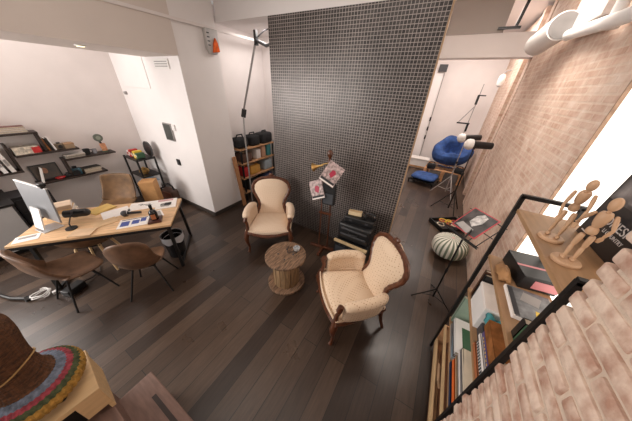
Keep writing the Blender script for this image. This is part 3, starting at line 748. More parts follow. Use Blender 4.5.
# ------------------------------------------------------------------ music stand, pouf, open case
t = thing('music_stand', 'black folding music stand on the floor beside the bookshelf', 'music stand', (.53, 2.42, 0))
for a in (R(200), R(330), R(95)): MB().tube([(0, 0, .20), (math.cos(a)*.14, math.sin(a)*.14, .09), (math.cos(a)*.27, math.sin(a)*.27, .0)], .008).build('leg', BLACKM, t)
for a in (R(200), R(330), R(95)): MB().tube([(0, 0, .07), (math.cos(a)*.16, math.sin(a)*.16, .075)], .005).build('brace', BLACKM, t)
MB().cyl((0, 0, .05), (0, 0, 1.02), .010).build('pole', BLACKM, t)
MB().cyl((0, 0, .52), (0, 0, .57), .017).build('collar', BLACK, t)
dt = MB()
dt.xf(Matrix.Identity(4))
DM = Matrix.Translation((.10, .25, 1.09)) @ Matrix.Rotation(R(-46), 4, 'Z') @ Matrix.Rotation(R(39), 4, 'X')
mb = MB()
for k in range(-2, 3): mb.box((k*.10, 0, 0), (.008, .36, .006))
for k in (-.17, 0, .17): mb.box((0, k, 0), (.46, .008, .006))
mb.box((0, -.19, .015), (.46, .01, .04))
mb.xf(DM).build('desk_rack', BLACKM, t, smooth=False)
MB().tube([(0, 0, 1.0), (.05, .12, 1.05), (.10, .25, 1.08)], .009).build('tilt_arm', BLACKM, t)
q = DM.to_euler()
o = bpy.data.objects.new('magazine', None); COL.objects.link(o)
o.location = Vector((.53, 2.42, 0))+DM @ Vector((-.03, .04, .0095)); o.rotation_euler = q
tag(o, 'black and white portrait magazine with red border on the music stand', 'magazine')
MB().box((0, 0, .004), (.32, .33, .008)).build('pages', cm('red_border', (.42, .05, .06)), o, smooth=False)
MB().box((.0, 0, .0086), (.295, .305, .001)).build('cover', cm('dark_cover_print', (.05, .045, .045), .35, vary=.9, scale=9), o, smooth=False)
MB().prism([(-.05, -.02, .0092), (.02, -.06, .0092), (.07, .03, .0092), (.06, .12, .0092), (.0, .14, .0092), (-.05, .08, .0092)], (0, 0, .0006)).build('portrait', cm('grey_portrait_print', (.45, .43, .42), .4, vary=.6, scale=24), o, smooth=False)
MB().prism([(-.13, -.13, .0092), (.05, -.16, .0092), (.07, -.08, .0092), (-.10, -.06, .0092)], (0, 0, .0006)).build('title_print', GREYB, o, smooth=False)

PF = stripe_mat('pouf_rib_wool', [(0, (.13, .16, .11)), (.35, (.22, .25, .18)), (.55, (.72, .70, .62)), (1, (.80, .78, .70))], 22)
t = thing('pouf', 'round white and green ribbed pouf on the floor near the brick wall', 'pouf', (.66, 3.56, 0))
def pouf(u, v):
    a = u*2*PI; ph = lerp(-PI/2, PI/2, v); r = .265*(math.cos(ph)**.7)*(1+.025*math.cos(a*22))
    return (math.cos(a)*r, math.sin(a)*r, .18+.18*math.copysign(abs(math.sin(ph))**.8, math.sin(ph)))
MB().grid(pouf, 132, 18, closed_u=True).build('knitted_body', PF, t)
MB().ball((0, 0, .355), (.03, .03, .012)).build('top_button', cm('pink_button', (.62, .42, .38)), t)

t = thing('open_case', 'shallow open black case of yellow and red cables under the music stand', 'case', (.66, 4.60, 0), R(38))
MB().box((0, 0, .01), (.62, .42, .02)).build('bottom', BLACK, t, smooth=False)
for s in (-1, 1):
    MB().box((0, s*.20, .05), (.62, .02, .08)).build('side', BLACK, t, smooth=False)
    MB().box((s*.30, 0, .05), (.02, .42, .08)).build('end', BLACK, t, smooth=False)
rnd = random.Random(5)
for k in range(9):
    m_ = [YEL, cm('red_cable', (.5, .08, .05)), CREAM][k % 3] if k < 3 else [YEL, bpy.data.materials['red_cable'], CREAM][k % 3]
    cx, cy, rr = rnd.uniform(-.2, .2), rnd.uniform(-.1, .1), rnd.uniform(.04, .07)
    o = MB().tube([(cx+math.cos(a*PI/7)*rr, cy+math.sin(a*PI/7)*rr, .045+.008*k+.003*math.sin(a)) for a in range(14)], .011, closed=True).build('cable_coil', m_, t)

# ------------------------------------------------------------------ studio lamps
def lampstand(loc, label, hz, aim, polecol, legr, headang):
    t = thing('studio_lamp', label, 'lamp', loc, 0, 'studio lamps on stands')
    for k in range(3):
        a = headang+k*2*PI/3
        MB().tube([(0, 0, .55), (math.cos(a)*legr*.5, math.sin(a)*legr*.5, .27), (math.cos(a)*legr, math.sin(a)*legr, .012)], .012).build('leg', polecol, t)
        MB().tube([(0, 0, .16), (math.cos(a)*legr*.62, math.sin(a)*legr*.62, .20)], .007).build('brace', polecol, t)
    MB().cyl((0, 0, .1), (0, 0, hz*.6), .016).build('lower_pole', polecol, t)
    MB().cyl((0, 0, hz*.6), (0, 0, hz-.05), .011).build('upper_pole', polecol, t)
    MB().cyl((0, 0, hz*.6-.03), (0, 0, hz*.6+.03), .024).build('clamp', BLACK, t)
    d = Vector(aim).normalized(); c = Vector((0, 0, hz))
    MB().cyl(c-d*.30, c+d*.06, .065, .075, seg=20).build('lamp_body', BLACK, t)
    MB().lathe([(.0, 0), (.10, .0), (.105, .05), (.09, .10), (.05, .13), (0, .135)], seg=24).xf(Matrix.Translation(c+d*.06) @ d.to_track_quat('Z', 'Y').to_matrix().to_4x4()).build('diffuser', mat('white_diffuser', (.9, .88, .86), .5, vary=.01), t)
    MB().box(c+Vector((0, 0, -.05)), (.04, .10, .07)).build('yoke', BLACK, t, smooth=False)
    return t
lampstand((.62, 5.30, 0), 'studio lamp with white round diffuser on the black stand nearest the brick wall', 1.56, (-.9, -.3, .0), BLACKM, .36, 3.0)
lampstand((.52, 6.35, 0), 'studio lamp with white diffuser on the silver stand in front of the beanbag', 1.52, (-.9, -.35, -.1), ALU, .36, 1.0)

# ------------------------------------------------------------------ beanbag corner
t = thing('pallet_bench', 'low bench of rough wooden pallets under the blue beanbag', 'bench', (.38, 7.85, 0), R(-4))
for k in range(4): MB().box((0, -.42+k*.28, .33), (1.10, .12, .022)).build('top_slat', PALLET, t, smooth=False)
for sx in (-.5, 0, .5):
    MB().box((sx, 0, .27), (.10, .98, .10)).build('stringer', PALLET, t, smooth=False)
    for sy in (-.42, .42): MB().box((sx, sy, .11), (.10, .11, .22)).build('leg', PALLET, t, smooth=False)
t = thing('beanbag', 'large blue beanbag chair with a hollow middle on the pallet bench', 'beanbag', (.42, 7.95, .342), R(-10))
PRF = [(0, -.12), (.22, -.12), (.42, -.05), (.54, .08), (.56, .24), (.48, .37), (.37, .40), (.27, .33), (.20, .16), (.12, .02), (0, -.02)]
def bean(u, v):
    a = u*2*PI; i = v*(len(PRF)-1); k = min(int(i), len(PRF)-2); f = i-k
    r = lerp(PRF[k][0], PRF[k+1][0], f); z = lerp(PRF[k][1], PRF[k+1][1], f)
    r *= 1+.04*math.cos(a*3+1)+.025*math.sin(a*7); z += .03*math.sin(a*5+r*7)*(r > .15)
    return (math.cos(a)*r, math.sin(a)*r*.95, z)
MB().grid(bean, 48, 30, closed_u=True).xf(Matrix.Translation((0, .06, .38)) @ Matrix.Rotation(R(36), 4, 'X')).build('bag', BLUE, t, sub=1)
MB().tube([(-.2, -.36, .10), (0, -.40, .09), (.2, -.36, .10)], .02).build('seam_welt', cm('navy_welt', (.02, .05, .16), .8), t)
t = thing('seat_cushion', 'flat blue tufted seat cushion lying on the low black footstool', 'cushion', (-.10, 6.98, .135), R(-12))
def cush(u, v):
    a = u*2*PI; ph = lerp(-PI/2, PI/2, v); e = .32
    cx = math.copysign(abs(math.cos(a))**e, math.cos(a)); cy = math.copysign(abs(math.sin(a))**e, math.sin(a)); k = math.cos(ph)**.45
    x, y = cx*k*.34, cy*k*.34
    return (x, y, .07+.07*math.sin(ph)*(1+.18*math.sin(x*20)*math.sin(y*20)))
MB().grid(cush, 48, 14, closed_u=True).build('pad', BLUE, t)
for x in (-.14, .14):
    for y in (-.14, .14): MB().ball((x, y, .135), (.02, .02, .01)).build('tuft', cm('tuft_blue', (.02, .06, .2)), t)
t = thing('footstool', 'low black metal footstool under the flat blue cushion', 'footstool', (-.10, 6.98, 0), R(-12))
MB().box((0, 0, .12), (.74, .70, .025)).build('deck', BLACKM, t, smooth=False)
for sx in (-.34, .34):
    for sy in (-.32, .32): MB().box((sx, sy, .055), (.03, .03, .11)).build('leg', BLACKM, t, smooth=False)
t = thing('white_crate', 'white low box with pale front by the far wall left of the beanbag', 'box', (-.46, 8.60, 0), 0)
MB().box((0, 0, .16), (.62, .40, .32), bev=.01).build('body', WHITE, t, smooth=False)
MB().box((0, -.01, .33), (.64, .42, .03), bev=.006).build('lid', PAPER, t, smooth=False)
MB().box((0, -.205, .05), (.60, .01, .06)).build('wood_strip', PALLET, t, smooth=False)
for k, (x, y, lb) in enumerate([(-.02, 7.42, 'black camera bag on the pallets at the left foot of the beanbag'), (.75, 7.42, 'black camera bag on the pallets at the right foot of the beanbag')]):
    t = thing('camera_bag', lb, 'bag', (x, y, .3425), .2-.5*k, 'camera bags on the pallets')
    MB().box((0, 0, .08), (.24, .15, .16), bev=.035).build('body', BLACKF, t)
    MB().tube([(-.10, 0, .14), (-.05, 0, .22), (.05, 0, .22), (.10, 0, .14)], .012).build('strap', BLACKF, t)
# tall thin stand with clamps against the far wall
t = thing('boom_stand', 'thin tall light stand with black clamps before the far wall', 'light stand', (.56, 8.75, 0), 0)
for k in range(3):
    a = .4+k*2*PI/3; MB().tube([(0, 0, .4), (math.cos(a)*.25, math.sin(a)*.25, .01)], .01).build('leg', BLACKM, t)
MB().cyl((0, 0, .1), (0.06, 0, 2.72), .012).build('pole', GREYB, t)
MB().box((.04, -.02, 2.3), (.06, .06, .26)).build('clamp', BLACK, t, smooth=False)
MB().box((.12, -.02, 2.42), (.2, .03, .03)).build('clamp_bar', BLACK, t, smooth=False)
MB().box((-.10, -.02, 1.62), (.36, .04, .04)).build('lower_bar', BLACK, t, smooth=False)
MB().box((.04, -.02, 1.50), (.06, .06, .24)).build('lower_clamp', BLACK, t, smooth=False)
MB().tube([(.03, -.02, 2.1), (-.24, -.02, 1.64)], .014).build('strut', GREYB, t)
# ------------------------------------------------------------------ left wall shelves
WXL = -5.76
def wshelf(name, label, y0, y1, z, side=None):
    t = thing(name, label, 'shelf', (WXL, y0, z), 0, 'dark staggered wall shelves')
    MB().box((.115, (y1-y0)/2, 0), (.23, y1-y0, .028), bev=.002).build('board', WENGE, t, smooth=False)
    if side:
        yy, z2 = side
        MB().box((.105, yy-y0, (z2-z)/2), (.19, .026, abs(z2-z)-.03)).build('upright', WENGE, t, smooth=False)
    return t
wshelf('wall_shelf', 'highest dark shelf on the left white wall', -.25, .74, 1.585, (.725, 1.285))
wshelf('wall_shelf', 'second highest dark shelf on the left white wall', .39, 1.10, 1.27)
wshelf('wall_shelf', 'third highest dark shelf, holding the round faced clock', .84, 1.57, 1.11, (.855, .81))
wshelf('wall_shelf', 'lowest dark shelf, holding the framed portrait', .42, 1.33, .795)
def wb(label, y, z, w, th, h, m, x=.03, lean=0, group='books on the wall shelves', flat_=False, rz=0):
    if flat_:
        return book(label, WXL+x, y, z, w, th, h, m, group=group, flatb=True, rz=rz)
    o = MB().box((w/2, 0, h/2), (w, th, h)).build('book', m, smooth=False, loc=(WXL+x, y, z), rot=(lean, 0, rz)); tag(o, label, 'book', group)
    MB().box((w/2-.003, 0, h/2+.002), (w-.002, th-.006, h)).build('pages', PAPER, o, smooth=False)
    return o
Z1 = 1.5995
wb('grey book lowest of the flat stack on the highest wall shelf', .33, Z1, .16, .03, .33, GREYB, flat_=True)
wb('white book in the flat stack on the highest wall shelf', .33, Z1+.031, .16, .03, .32, PAPER, flat_=True)
wb('dark book with red spine atop the highest wall shelf stack', .36, Z1+.062, .15, .025, .29, cm('oxblood_cover', (.16, .05, .04)), flat_=True)
wb('pink book standing at the left end of the highest wall shelf', .20, Z1, .16, .05, .22, PINK)
# second shelf
Z2 = 1.2845
t = thing('floral_box', 'patterned pale box with red end on the second highest wall shelf', 'box', (WXL+.12, .53, Z2))
MB().box((0, 0, .055), (.17, .26, .11), bev=.004).build('body', mat('floral_print', (.62, .55, .45), .6, vary=.5, scale=28), t, smooth=False)
MB().box((.002, .10, .05), (.172, .09, .09)).build('red_end', RED, t, smooth=False)
for k, (th, m_, lb, ln) in enumerate([(.022, BROWNC, 'brown book leaning on the second highest wall shelf', .12), (.02, BLACK, 'black book leaning on the second highest wall shelf', .12), (.02, PAPER, 'white book leaning on the second highest wall shelf', .12)]):
    wb(lb, .765+.034*k, Z2+.003, .16, th, .20, m_, lean=ln)
t = thing('old_camera', 'small brown vintage camera on the second highest wall shelf', 'camera', (WXL+.13, .90, Z2), R(90))
MB().box((0, 0, .045), (.11, .06, .09), bev=.008).build('body', cm('taupe_case', (.22, .17, .12)), t, smooth=False)
MB().cyl((0, -.03, .045), (0, -.065, .045), .028).build('lens', BLACK, t)
MB().box((0, 0, .10), (.04, .04, .02)).build('viewfinder', BLACK, t, smooth=False)
t = thing('wooden_box', 'small wooden box with dark edges on the second highest wall shelf', 'box', (WXL+.12, 1.01, Z2))
MB().box((0, 0, .035), (.14, .12, .07), bev=.003).build('body', cm('oak_box', (.35, .24, .15)), t, smooth=False)
MB().box((0, 0, .075), (.145, .125, .015)).build('lid', OAK, t, smooth=False)
# third shelf
Z3 = 1.1245
for k, (m_, lb) in enumerate([(GREYB, 'grey magazine at the bottom of the pile on the third highest wall shelf'), (BLACK, 'black magazine in the pile on the third highest wall shelf'), (PAPER, 'white magazine topping the pile on the third highest wall shelf')]):
    wb(lb, .88, Z3+.017*k, .17, .016, .26, m_, flat_=True, rz=.03*k)
t = thing('black_cup', 'black cup standing on the third highest wall shelf', 'cup', (WXL+.13, 1.19, Z3))
MB().lathe([(0, 0), (.042, 0), (.05, .10), (.047, .10), (.04, .01), (0, .01)], seg=20).build('body', BLACK, t)
MB().tube([(0, .045, .08), (0, .08, .07), (0, .08, .035), (0, .042, .025)], .008).build('handle', BLACK, t)
t = thing('glass_tumbler', 'small clear tumbler beside the black cup', 'glass', (WXL+.13, 1.30, Z3))
MB().lathe([(0, 0), (.03, 0), (.035, .08), (.032, .08), (.027, .008), (0, .008)], seg=18).build('body', cm('smoky_glass', (.30, .30, .32), .1), t)
t = thing('disc_figurine', 'orange figurine with a round green dial on top at the shelf end', 'figurine', (WXL+.13, 1.45, Z3))
MB().lathe([(0, 0), (.05, 0), (.05, .02), (0, .02)], seg=20).build('foot', cm('dark_green_foot', (.06, .09, .06)), t)
MB().box((0, 0, .09), (.055, .08, .14), bev=.01).build('body', cm('terracotta_body', (.60, .28, .15), .5, vary=.3, scale=30), t, smooth=False)
MB().tube([(0, -.01, .15), (.0, -.02, .20)], .018).build('neck', BLACK, t)
MB().cyl((-.012, -.02, .265), (.015, -.02, .265), .068, seg=28).build('dial', cm('olive_dial', (.14, .16, .13), .35), t)
MB().cyl((.015, -.02, .265), (.019, -.02, .265), .035, seg=24).build('dial_centre', cm('pale_green_dial', (.30, .33, .27), .4), t)
# lowest shelf
Z4 = .8095
t = thing('framed_portrait', 'dark framed portrait leaning on the wall above the lowest shelf', 'picture', (WXL+.07, .60, Z4), 0, rot=(0, R(-12), 0))
MB().box((0, 0, .13), (.015, .32, .26), bev=.003).build('frame', BLACK, t, smooth=False)
MB().box((.0085, 0, .13), (.002, .28, .22)).build('picture', cm('dark_brown_print', (.05, .03, .02), .3, vary=.6), t, smooth=False)
MB().ball((.0095, -.01, .15), (.0015, .035, .05)).build('face', cm('face_tone_print', (.40, .20, .12), .5), t)
wb('white book leaning before the framed portrait', .49, Z4, .10, .018, .24, PAPER, lean=-.25, x=.125)
t = thing('red_dish', 'small red dish on the lowest wall shelf', 'dish', (WXL+.17, .70, Z4))
MB().lathe([(0, 0), (.04, 0), (.065, .025), (.06, .026), (.035, .008), (0, .008)], seg=22).build('bowl', RED, t)
MB().lathe([(.02, .009), (.03, .012), (.0, .014)], seg=16).build('inside', PINK, t)
t = thing('blue_camera', 'blue and black camera on the lowest wall shelf', 'camera', (WXL+.13, .93, Z4), R(80))
MB().box((0, 0, .06), (.14, .08, .12), bev=.015).build('body', cm('petrol_case', (.05, .13, .17), .4), t)
MB().cyl((.0, -.03, .06), (0, -.11, .06), .04, .045).build('lens', BLACK, t)
MB().box((0, 0, .135), (.06, .05, .04), bev=.008).build('prism_top', BLACK, t, smooth=False)
t = thing('black_gadget', 'low black gadget between the red dish and the blue camera', 'gadget', (WXL+.15, .805, Z4))
MB().box((0, 0, .025), (.09, .08, .05), bev=.012).build('body', BLACK, t)
MB().cyl((0, 0, .05), (0, 0, .075), .02).build('knob', DKGREY, t)
for k, (m_, lb, th) in enumerate([(cm('taupe_cover', (.30, .22, .17)), 'taupe book at the bottom of the pile on the lowest wall shelf', .035), (CREAM, 'cream book in the pile on the lowest wall shelf', .03), (BLACK, 'black flat book topping the pile on the lowest wall shelf', .02)]):
    wb(lb, 1.02, Z4+[0, .036, .067][k], .17, th, .24, m_, flat_=True, rz=.04*k)

# low dark cabinet and the shelf of folders at the left end
t = wshelf('wall_shelf', 'dark wall shelf of white folders at the far left', -.62, .375, 1.045, (.36, 1.47))
t = thing('low_cabinet', 'low dark cabinet with a pale grey door at the left edge behind the desk', 'cabinet', (-5.745, -1.0, 0))
MB().box((.39, .53, .775), (.80, 1.08, .03), bev=.003).build('top', BLACKM, t, smooth=False)
MB().box((.38, 1.04, .38), (.76, .025, .76)).build('end_panel', cm('charcoal_panel', (.05, .05, .058), .5), t, smooth=False)
MB().box((.38, .02, .38), (.76, .025, .76)).build('end_panel', cm('charcoal_side', (.05, .05, .058), .5), t, smooth=False)
MB().box((.36, .53, .04), (.70, 1.0, .08)).build('plinth', BLACKM, t, smooth=False)
MB().box((.01, .53, .40), (.02, 1.0, .72)).build('back', BLACKM, t, smooth=False)
for yy in (.275, .785):
    d = MB().box((.765, yy, .42), (.022, .50, .66), bev=.003).build('door', mat('pale_grey_door', (.50, .49, .49), .5, vary=.02), t, smooth=False)
    MB().box((.782, yy-.2, .62), (.015, .02, .10)).build('handle', DKGREY, d, smooth=False)
for k in range(5):
    m_ = [PAPER, WHITE, PINK, PAPER, SKYB][k]; lb = ['white folder nearest the upright on the far left wall shelf', 'chalk white folder second from the upright on the far left shelf', 'pink folder on the far left wall shelf', 'ivory folder left of the pink folder on the wall shelf', 'pale blue folder on the far left wall shelf'][k]
    o = MB().box((.10, 0, .165), (.20, .045, .33)).build('folder', m_, smooth=False, loc=(WXL+.02, .285-.075*k, 1.062), rot=(.10, 0, 0)); tag(o, lb, 'folder', 'folders on the left wall shelf')
    MB().box((.202, 0, .15), (.004, .03, .10)).build('spine_mark', GREYB, o, smooth=False)
for k, (xx, yy, m_, lb) in enumerate([(.62, -.18, WHITE, 'white china bowl on the low dark cabinet'), (.45, -.10, cm('sage_china', (.45, .50, .42), .2), 'sage green china bowl on the low dark cabinet')]):
    t = thing('china_bowl', lb, 'bowl', (WXL+xx, yy, .7905), 0, 'china bowls on the low cabinet')
    MB().lathe([(0, 0), (.035, 0), (.04, .01), (.085, .07), (.08, .07), (.036, .018), (0, .015)], seg=24).build('body', m_, t)
    MB().lathe([(.036, .0), (.04, .006), (.0, .006)], seg=20).build('foot_ring', GREYB, t)
o = MB().box((0, 0, .08), (.22, .20, .16), bev=.01).build('carton', PINK, smooth=False, loc=(WXL+.20, -.16, .7905)); tag(o, 'pink carton at the wall on the low dark cabinet', 'box')
MB().box((0, 0, .1605), (.222, .05, .002)).build('tape', TAN, o, smooth=False)

t = thing('drawer_chest', 'black chest of drawers against the left wall under the lowest shelf', 'chest', (-5.745, .27, 0))
MB().box((.20, 0, .37), (.40, .40, .74), bev=.004).build('body', cm('chest_black', (.02, .02, .024), .5), t, smooth=False)
for z in (.13, .36, .59):
    d = MB().box((.405, 0, z), (.02, .37, .21), bev=.003).build('drawer', cm('drawer_black', (.026, .026, .03), .45), t, smooth=False)
    MB().box((.42, 0, z), (.012, .09, .015)).build('pull', ALU, d, smooth=False)
# ------------------------------------------------------------------ black rack, carton and bag behind the desk
t = thing('metal_rack', 'narrow black metal rack of three shelves in the corner by the white column', 'rack', (-5.36, 1.86, 0))
for x in (-.27, .27):
    for y in (-.16, .16): MB().box((x, y, .50), (.028, .028, 1.0)).build('leg', BLACKM, t, smooth=False)
for z in (.30, .62, .97): MB().box((0, 0, z), (.56, .34, .022)).build('shelf', BLACKM, t, smooth=False)
t = thing('black_tray', 'round black tray standing upright on the top of the metal rack', 'tray', (-5.20, 2.01, .991))
MB().cyl((0, -.01, .15), (0, .01, .15), .15, seg=36).build('plate', BLACK, t)
MB().tube([(math.cos(k*PI/16)*.15, -.012, .15+math.sin(k*PI/16)*.15) for k in range(32)], .008, closed=True).build('rim', DKGREY, t)
for k, (x, m_, lb) in enumerate([(-.20, PAPER, 'white small carton on the top of the metal rack'), (-.11, RED, 'red small carton on the top of the metal rack'), (-.02, cm('brown_carton', (.25, .09, .05)), 'brown small carton on the top of the metal rack'), (.07, YEL, 'yellow small carton on the top of the metal rack'), (.15, GREEN, 'green small carton on the top of the metal rack')]):
    o = MB().box((0, 0, .06), (.08, .14, .10+.04*(k % 2)), bev=.002).build('carton', m_, smooth=False, loc=(-5.36+x, 1.83, .982+.01*0+(.0 if k % 2 == 0 else .01)), rot=(0, 0, .0)); tag(o, lb, 'box', 'cartons on the metal rack')
    MB().box((0, -.071, .06), (.05, .002, .05)).build('label_patch', CREAM if k else RED, o, smooth=False)
t = thing('brass_teapot', 'old brass teapot on the middle shelf of the metal rack', 'teapot', (-5.30, 1.83, .6315))
MB().lathe([(0, 0), (.06, 0), (.09, .05), (.085, .09), (.05, .12), (.03, .125), (0, .126)], seg=24).build('body', BRASS, t)
MB().tube([(.08, 0, .05), (.13, 0, .09), (.15, 0, .13)], [.016, .012, .009]).build('spout', BRASS, t)
MB().tube([(-.08, 0, .09), (-.13, 0, .10), (-.13, 0, .05), (-.085, 0, .04)], .008).build('handle', BRASS, t)
MB().ball((0, 0, .135), (.018, .018, .016)).build('lid_knob', BRASS, t)
t = thing('white_box', 'white box with dark base on the lowest shelf of the metal rack', 'box', (-5.25, 1.85, .3115))
MB().box((0, 0, .09), (.30, .24, .18), bev=.004).build('body', WHITE, t, smooth=False)
MB().box((0, 0, .185), (.31, .25, .02)).build('lid', SKYB, t, smooth=False)
t = thing('cardboard_box', 'tall orange tan cardboard box beside the leather chair behind the desk', 'box', (-4.62, 1.58, 0), DR)
MB().box((0, 0, .36), (.24, .24, .72), bev=.004).build('body', TAN, t, smooth=False)
MB().box((0, -.07, .722), (.24, .10, .006), rot=(.12, 0, 0)).build('flap', TAN, t, smooth=False)
t = thing('shoulder_bag', 'dark brown bag with black strap on the floor before the column behind the desk', 'bag', (-4.72, 1.95, 0), .1)
MB().box((0, 0, .20), (.36, .18, .40), bev=.08, seg=4).build('body', cm('umber_leather', (.07, .035, .025), .5), t)
MB().tube([(-.15, 0, .32), (-.12, 0, .46), (0, 0, .50), (.12, 0, .46), (.15, 0, .32)], .016).build('strap', BLACKF, t)
MB().box((0, -.09, .25), (.28, .02, .18), bev=.006).build('flap', cm('rust_leather', (.14, .05, .03), .5), t, smooth=False)
t = thing('trash_bin', 'black waste bin with a white liner under the right end of the desk', 'bin', (-3.11, 1.10, 0))
MB().lathe([(0, 0), (.115, 0), (.14, .38), (.133, .38), (.11, .015), (0, .015)], seg=28).build('bucket', cm('glossy_black', (.012, .012, .014), .2), t)
def liner(u, v):
    a = u*2*PI; r = lerp(.126, .152, math.sin(v*PI)**.6) if v < .5 else lerp(.152, .148, v); return (math.cos(a)*r, math.sin(a)*r, lerp(.31, .39, math.sin(v*PI))-.03*(v > .5)*(1+.5*math.sin(a*5)))
MB().grid(liner, 40, 10, closed_u=True).build('liner', cm('grey_white_film', (.55, .55, .58), .3), t)
# coiled cable and adapter
t = thing('power_cable', 'coiled white cable on the floor under the left chairs', 'cable', (-3.72, -.24, 0))
MB().tube([(math.cos(k*.42)*(.065+.012*math.sin(k*1.3)), math.sin(k*.42)*(.075+.01*math.cos(k)), .012+.0015*k) for k in range(38)], .007, seg=6).build('coil', WHITE, t)
MB().box((.08, .10, .02), (.04, .05, .04), bev=.006).build('plug', WHITE, t, smooth=False)
t = thing('power_adapter', 'black power adapter block beside the coiled white cable', 'adapter', (-3.50, .0, 0), .4)
MB().box((0, 0, .04), (.12, .20, .08), bev=.01).build('block', BLACK, t, smooth=False)
MB().tube([(0, .1, .04), (.02, .2, .02), (.0, .32, .012), (-.1, .40, .012)], .006).build('lead', BLACK, t)
t = thing('floor_stand_leg', 'black tubular stand foot lying on the floor at the left edge', 'stand', (-3.92, -.44, 0))
MB().tube([(-.35, -.12, .03), (0, .0, .03), (.16, .10, .03)], .018).build('tube', BLACKM, t)
MB().cyl((.15, .095, .0), (.17, .105, .05), .028).build('rubber_foot', BLACK, t)

# ------------------------------------------------------------------ alcove : shelf of bags, plank, boom arm
t = thing('alcove_shelf', 'crowded open shelf of pale boards in the alcove behind the column', 'shelf', (-3.70, 3.50, 0), R(90))
for x in (-.50, .50):
    for y in (-.14, .14): MB().box((x, y, .60), (.03, .03, 1.20)).build('post', BLACKM, t, smooth=False)
for z in (.20, .55, .88, 1.19): MB().box((0, 0, z), (1.06, .32, .025)).build('board', PALLET, t, smooth=False)
for k, (x, lb) in enumerate([(-.30, 'black camera bag at the left on top of the alcove shelf'), (-.02, 'black camera bag in the middle on top of the alcove shelf'), (.28, 'largest black bag at the right on top of the alcove shelf')]):
    t = thing('camera_bag', lb, 'bag', (-3.70, 3.50+x*1.25, 1.2035), R(90)+.1*k-.1, 'black bags on the alcove shelf')
    MB().box((0, 0, .11), ((.27, .27, .37)[k], .27, (.20, .22, .24)[k]), bev=.05, seg=3).build('body', BLACKF, t); bd = t.children[0] if t.children else [o for o in bpy.data.objects if o.parent == t][0]
    MB().box((0, -.13, .09), (.14, .03, .10), bev=.012).build('pocket', BLACKF, bd)
    MB().tube([(-.09, 0, .19), (-.06, -.02, .27), (.06, -.02, .27), (.09, 0, .19)], .014).build('handle', BLACKF, t)
GA = 'boxes and bundles in the alcove shelf'
for (x, z, w_, h_, m_, lb) in [(-.28, .8135, .26, .20, cm('dark_brown_box', (.12, .06, .04)), 'dark brown box at the left of the upper alcove shelf'), (.02, .8135, .14, .22, PAPER, 'white box in the middle of the upper alcove shelf'), (.17, .8135, .13, .26, cm('salmon_box', (.6, .34, .22)), 'salmon box on the upper alcove shelf'), (.33, .8135, .13, .28, TEAL, 'teal box at the right of the upper alcove shelf'),
                               (-.10, .4635, .30, .20, cm('amber_bundle', (.70, .36, .07)), 'amber yellow box in the middle alcove shelf'), (.28, .4635, .26, .24, cm('pale_blue_bundle', (.42, .50, .55)), 'pale blue box in the middle alcove shelf'), (-.34, .4635, .14, .22, RED, 'red box at the left of the middle alcove shelf'),
                               (-.15, .1335, .4, .24, BLACK, 'black box on the lowest alcove shelf'), (.26, .1335, .3, .24, NAVY, 'navy box on the lowest alcove shelf')]:
    o = MB().box((0, 0, h_/2), (w_, .26, h_), bev=.02).build('storage_box', m_, loc=(-3.70, 3.50+x*1.15, z+{.8135: .08, .4635: .10, .1335: .08}[z]), rot=(0, 0, R(90))); tag(o, lb, 'box', GA)
    MB().box((0, 0, h_+.001), (w_*.5, .10, .004)).build('label_patch', CREAM, o, smooth=False)
t = thing('sling_bag', 'black bag on the floor between the alcove shelf and the dark panel', 'bag', (-2.72, 3.10, 0))
MB().box((0, 0, .40), (.22, .20, .80), bev=.05, seg=3).build('body', BLACKF, t)
MB().tube([(0, -.08, .72), (0, -.05, .90), (0, .05, .90), (0, .08, .72)], .014).build('strap', BLACKF, t)
o = MB().box((0, 0, .55), (.025, .09, 1.10), bev=.003).build('plank', cm('red_brown_plank', (.42, .20, .09), .6, vary=.25, stretch=(8, 8, 1)), smooth=False, loc=(-3.43, 2.80, .005), rot=(.0, -.115, .0)); tag(o, 'narrow reddish plank leaning against the column beside the alcove shelf', 'plank')
t = thing('boom_pole', 'thin grey boom pole with black joints rising through the alcove', 'boom pole', (-3.66, 3.28, 0))
MB().tube([(.20, -.22, .0), (.19, -.20, 1.45), (.0, -.0, 1.84)], .016).build('lower_pole', GREYB, t)
MB().box((.02, 0, 1.88), (.07, .06, .16), rot=(0, .35, 0)).build('joint', BLACK, t, smooth=False)
MB().tube([(.02, 0, 1.92), (.52, -.02, 3.0)], .018).build('pole', GREYB, t)
MB().box((.54, -.02, 3.06), (.05, .05, .2)).build('top_clamp', BLACK, t, smooth=False)
MB().tube([(.54, -.02, 3.03), (.76, -.02, 2.95), (.86, -.02, 2.97)], .025).build('handle', DKGREY, t)
MB().tube([(.54, -.02, 3.05), (.72, -.02, 3.14), (.84, -.02, 3.16)], .01).build('lever', DKGREY, t)

# ------------------------------------------------------------------ wooden valet stand with papers, amplifier
t = thing('valet_stand', 'dark wooden valet stand with round finial before the tiled panel', 'stand', (-1.22, 2.50, 0), R(8))
MB().box((0, 0, .03), (.46, .05, .05), bev=.012).build('foot_bar', MAHOG, t, smooth=False)
MB().box((.0, -.10, .03), (.05, .26, .05), bev=.012).build('front_foot', MAHOG, t, smooth=False)
for x in (-.075, .075): MB().cyl((x, 0, .05), (x*.9, 0, 1.28), .011).build('rod', MAHOG, t)
MB().box((0, 0, 1.28), (.22, .035, .035), bev=.008).build('cross_bar', MAHOG, t, smooth=False)
MB().lathe([(.012, 1.28), (.022, 1.34), (.012, 1.40), (.03, 1.50), (.028, 1.55), (.012, 1.58), (.036, 1.625), (.04, 1.66), (.02, 1.695), (0, 1.70)], seg=20).build('finial', MAHOG, t)
MB().box((0, -.01, .72), (.20, .03, .03)).build('lower_bar', MAHOG, t, smooth=False)
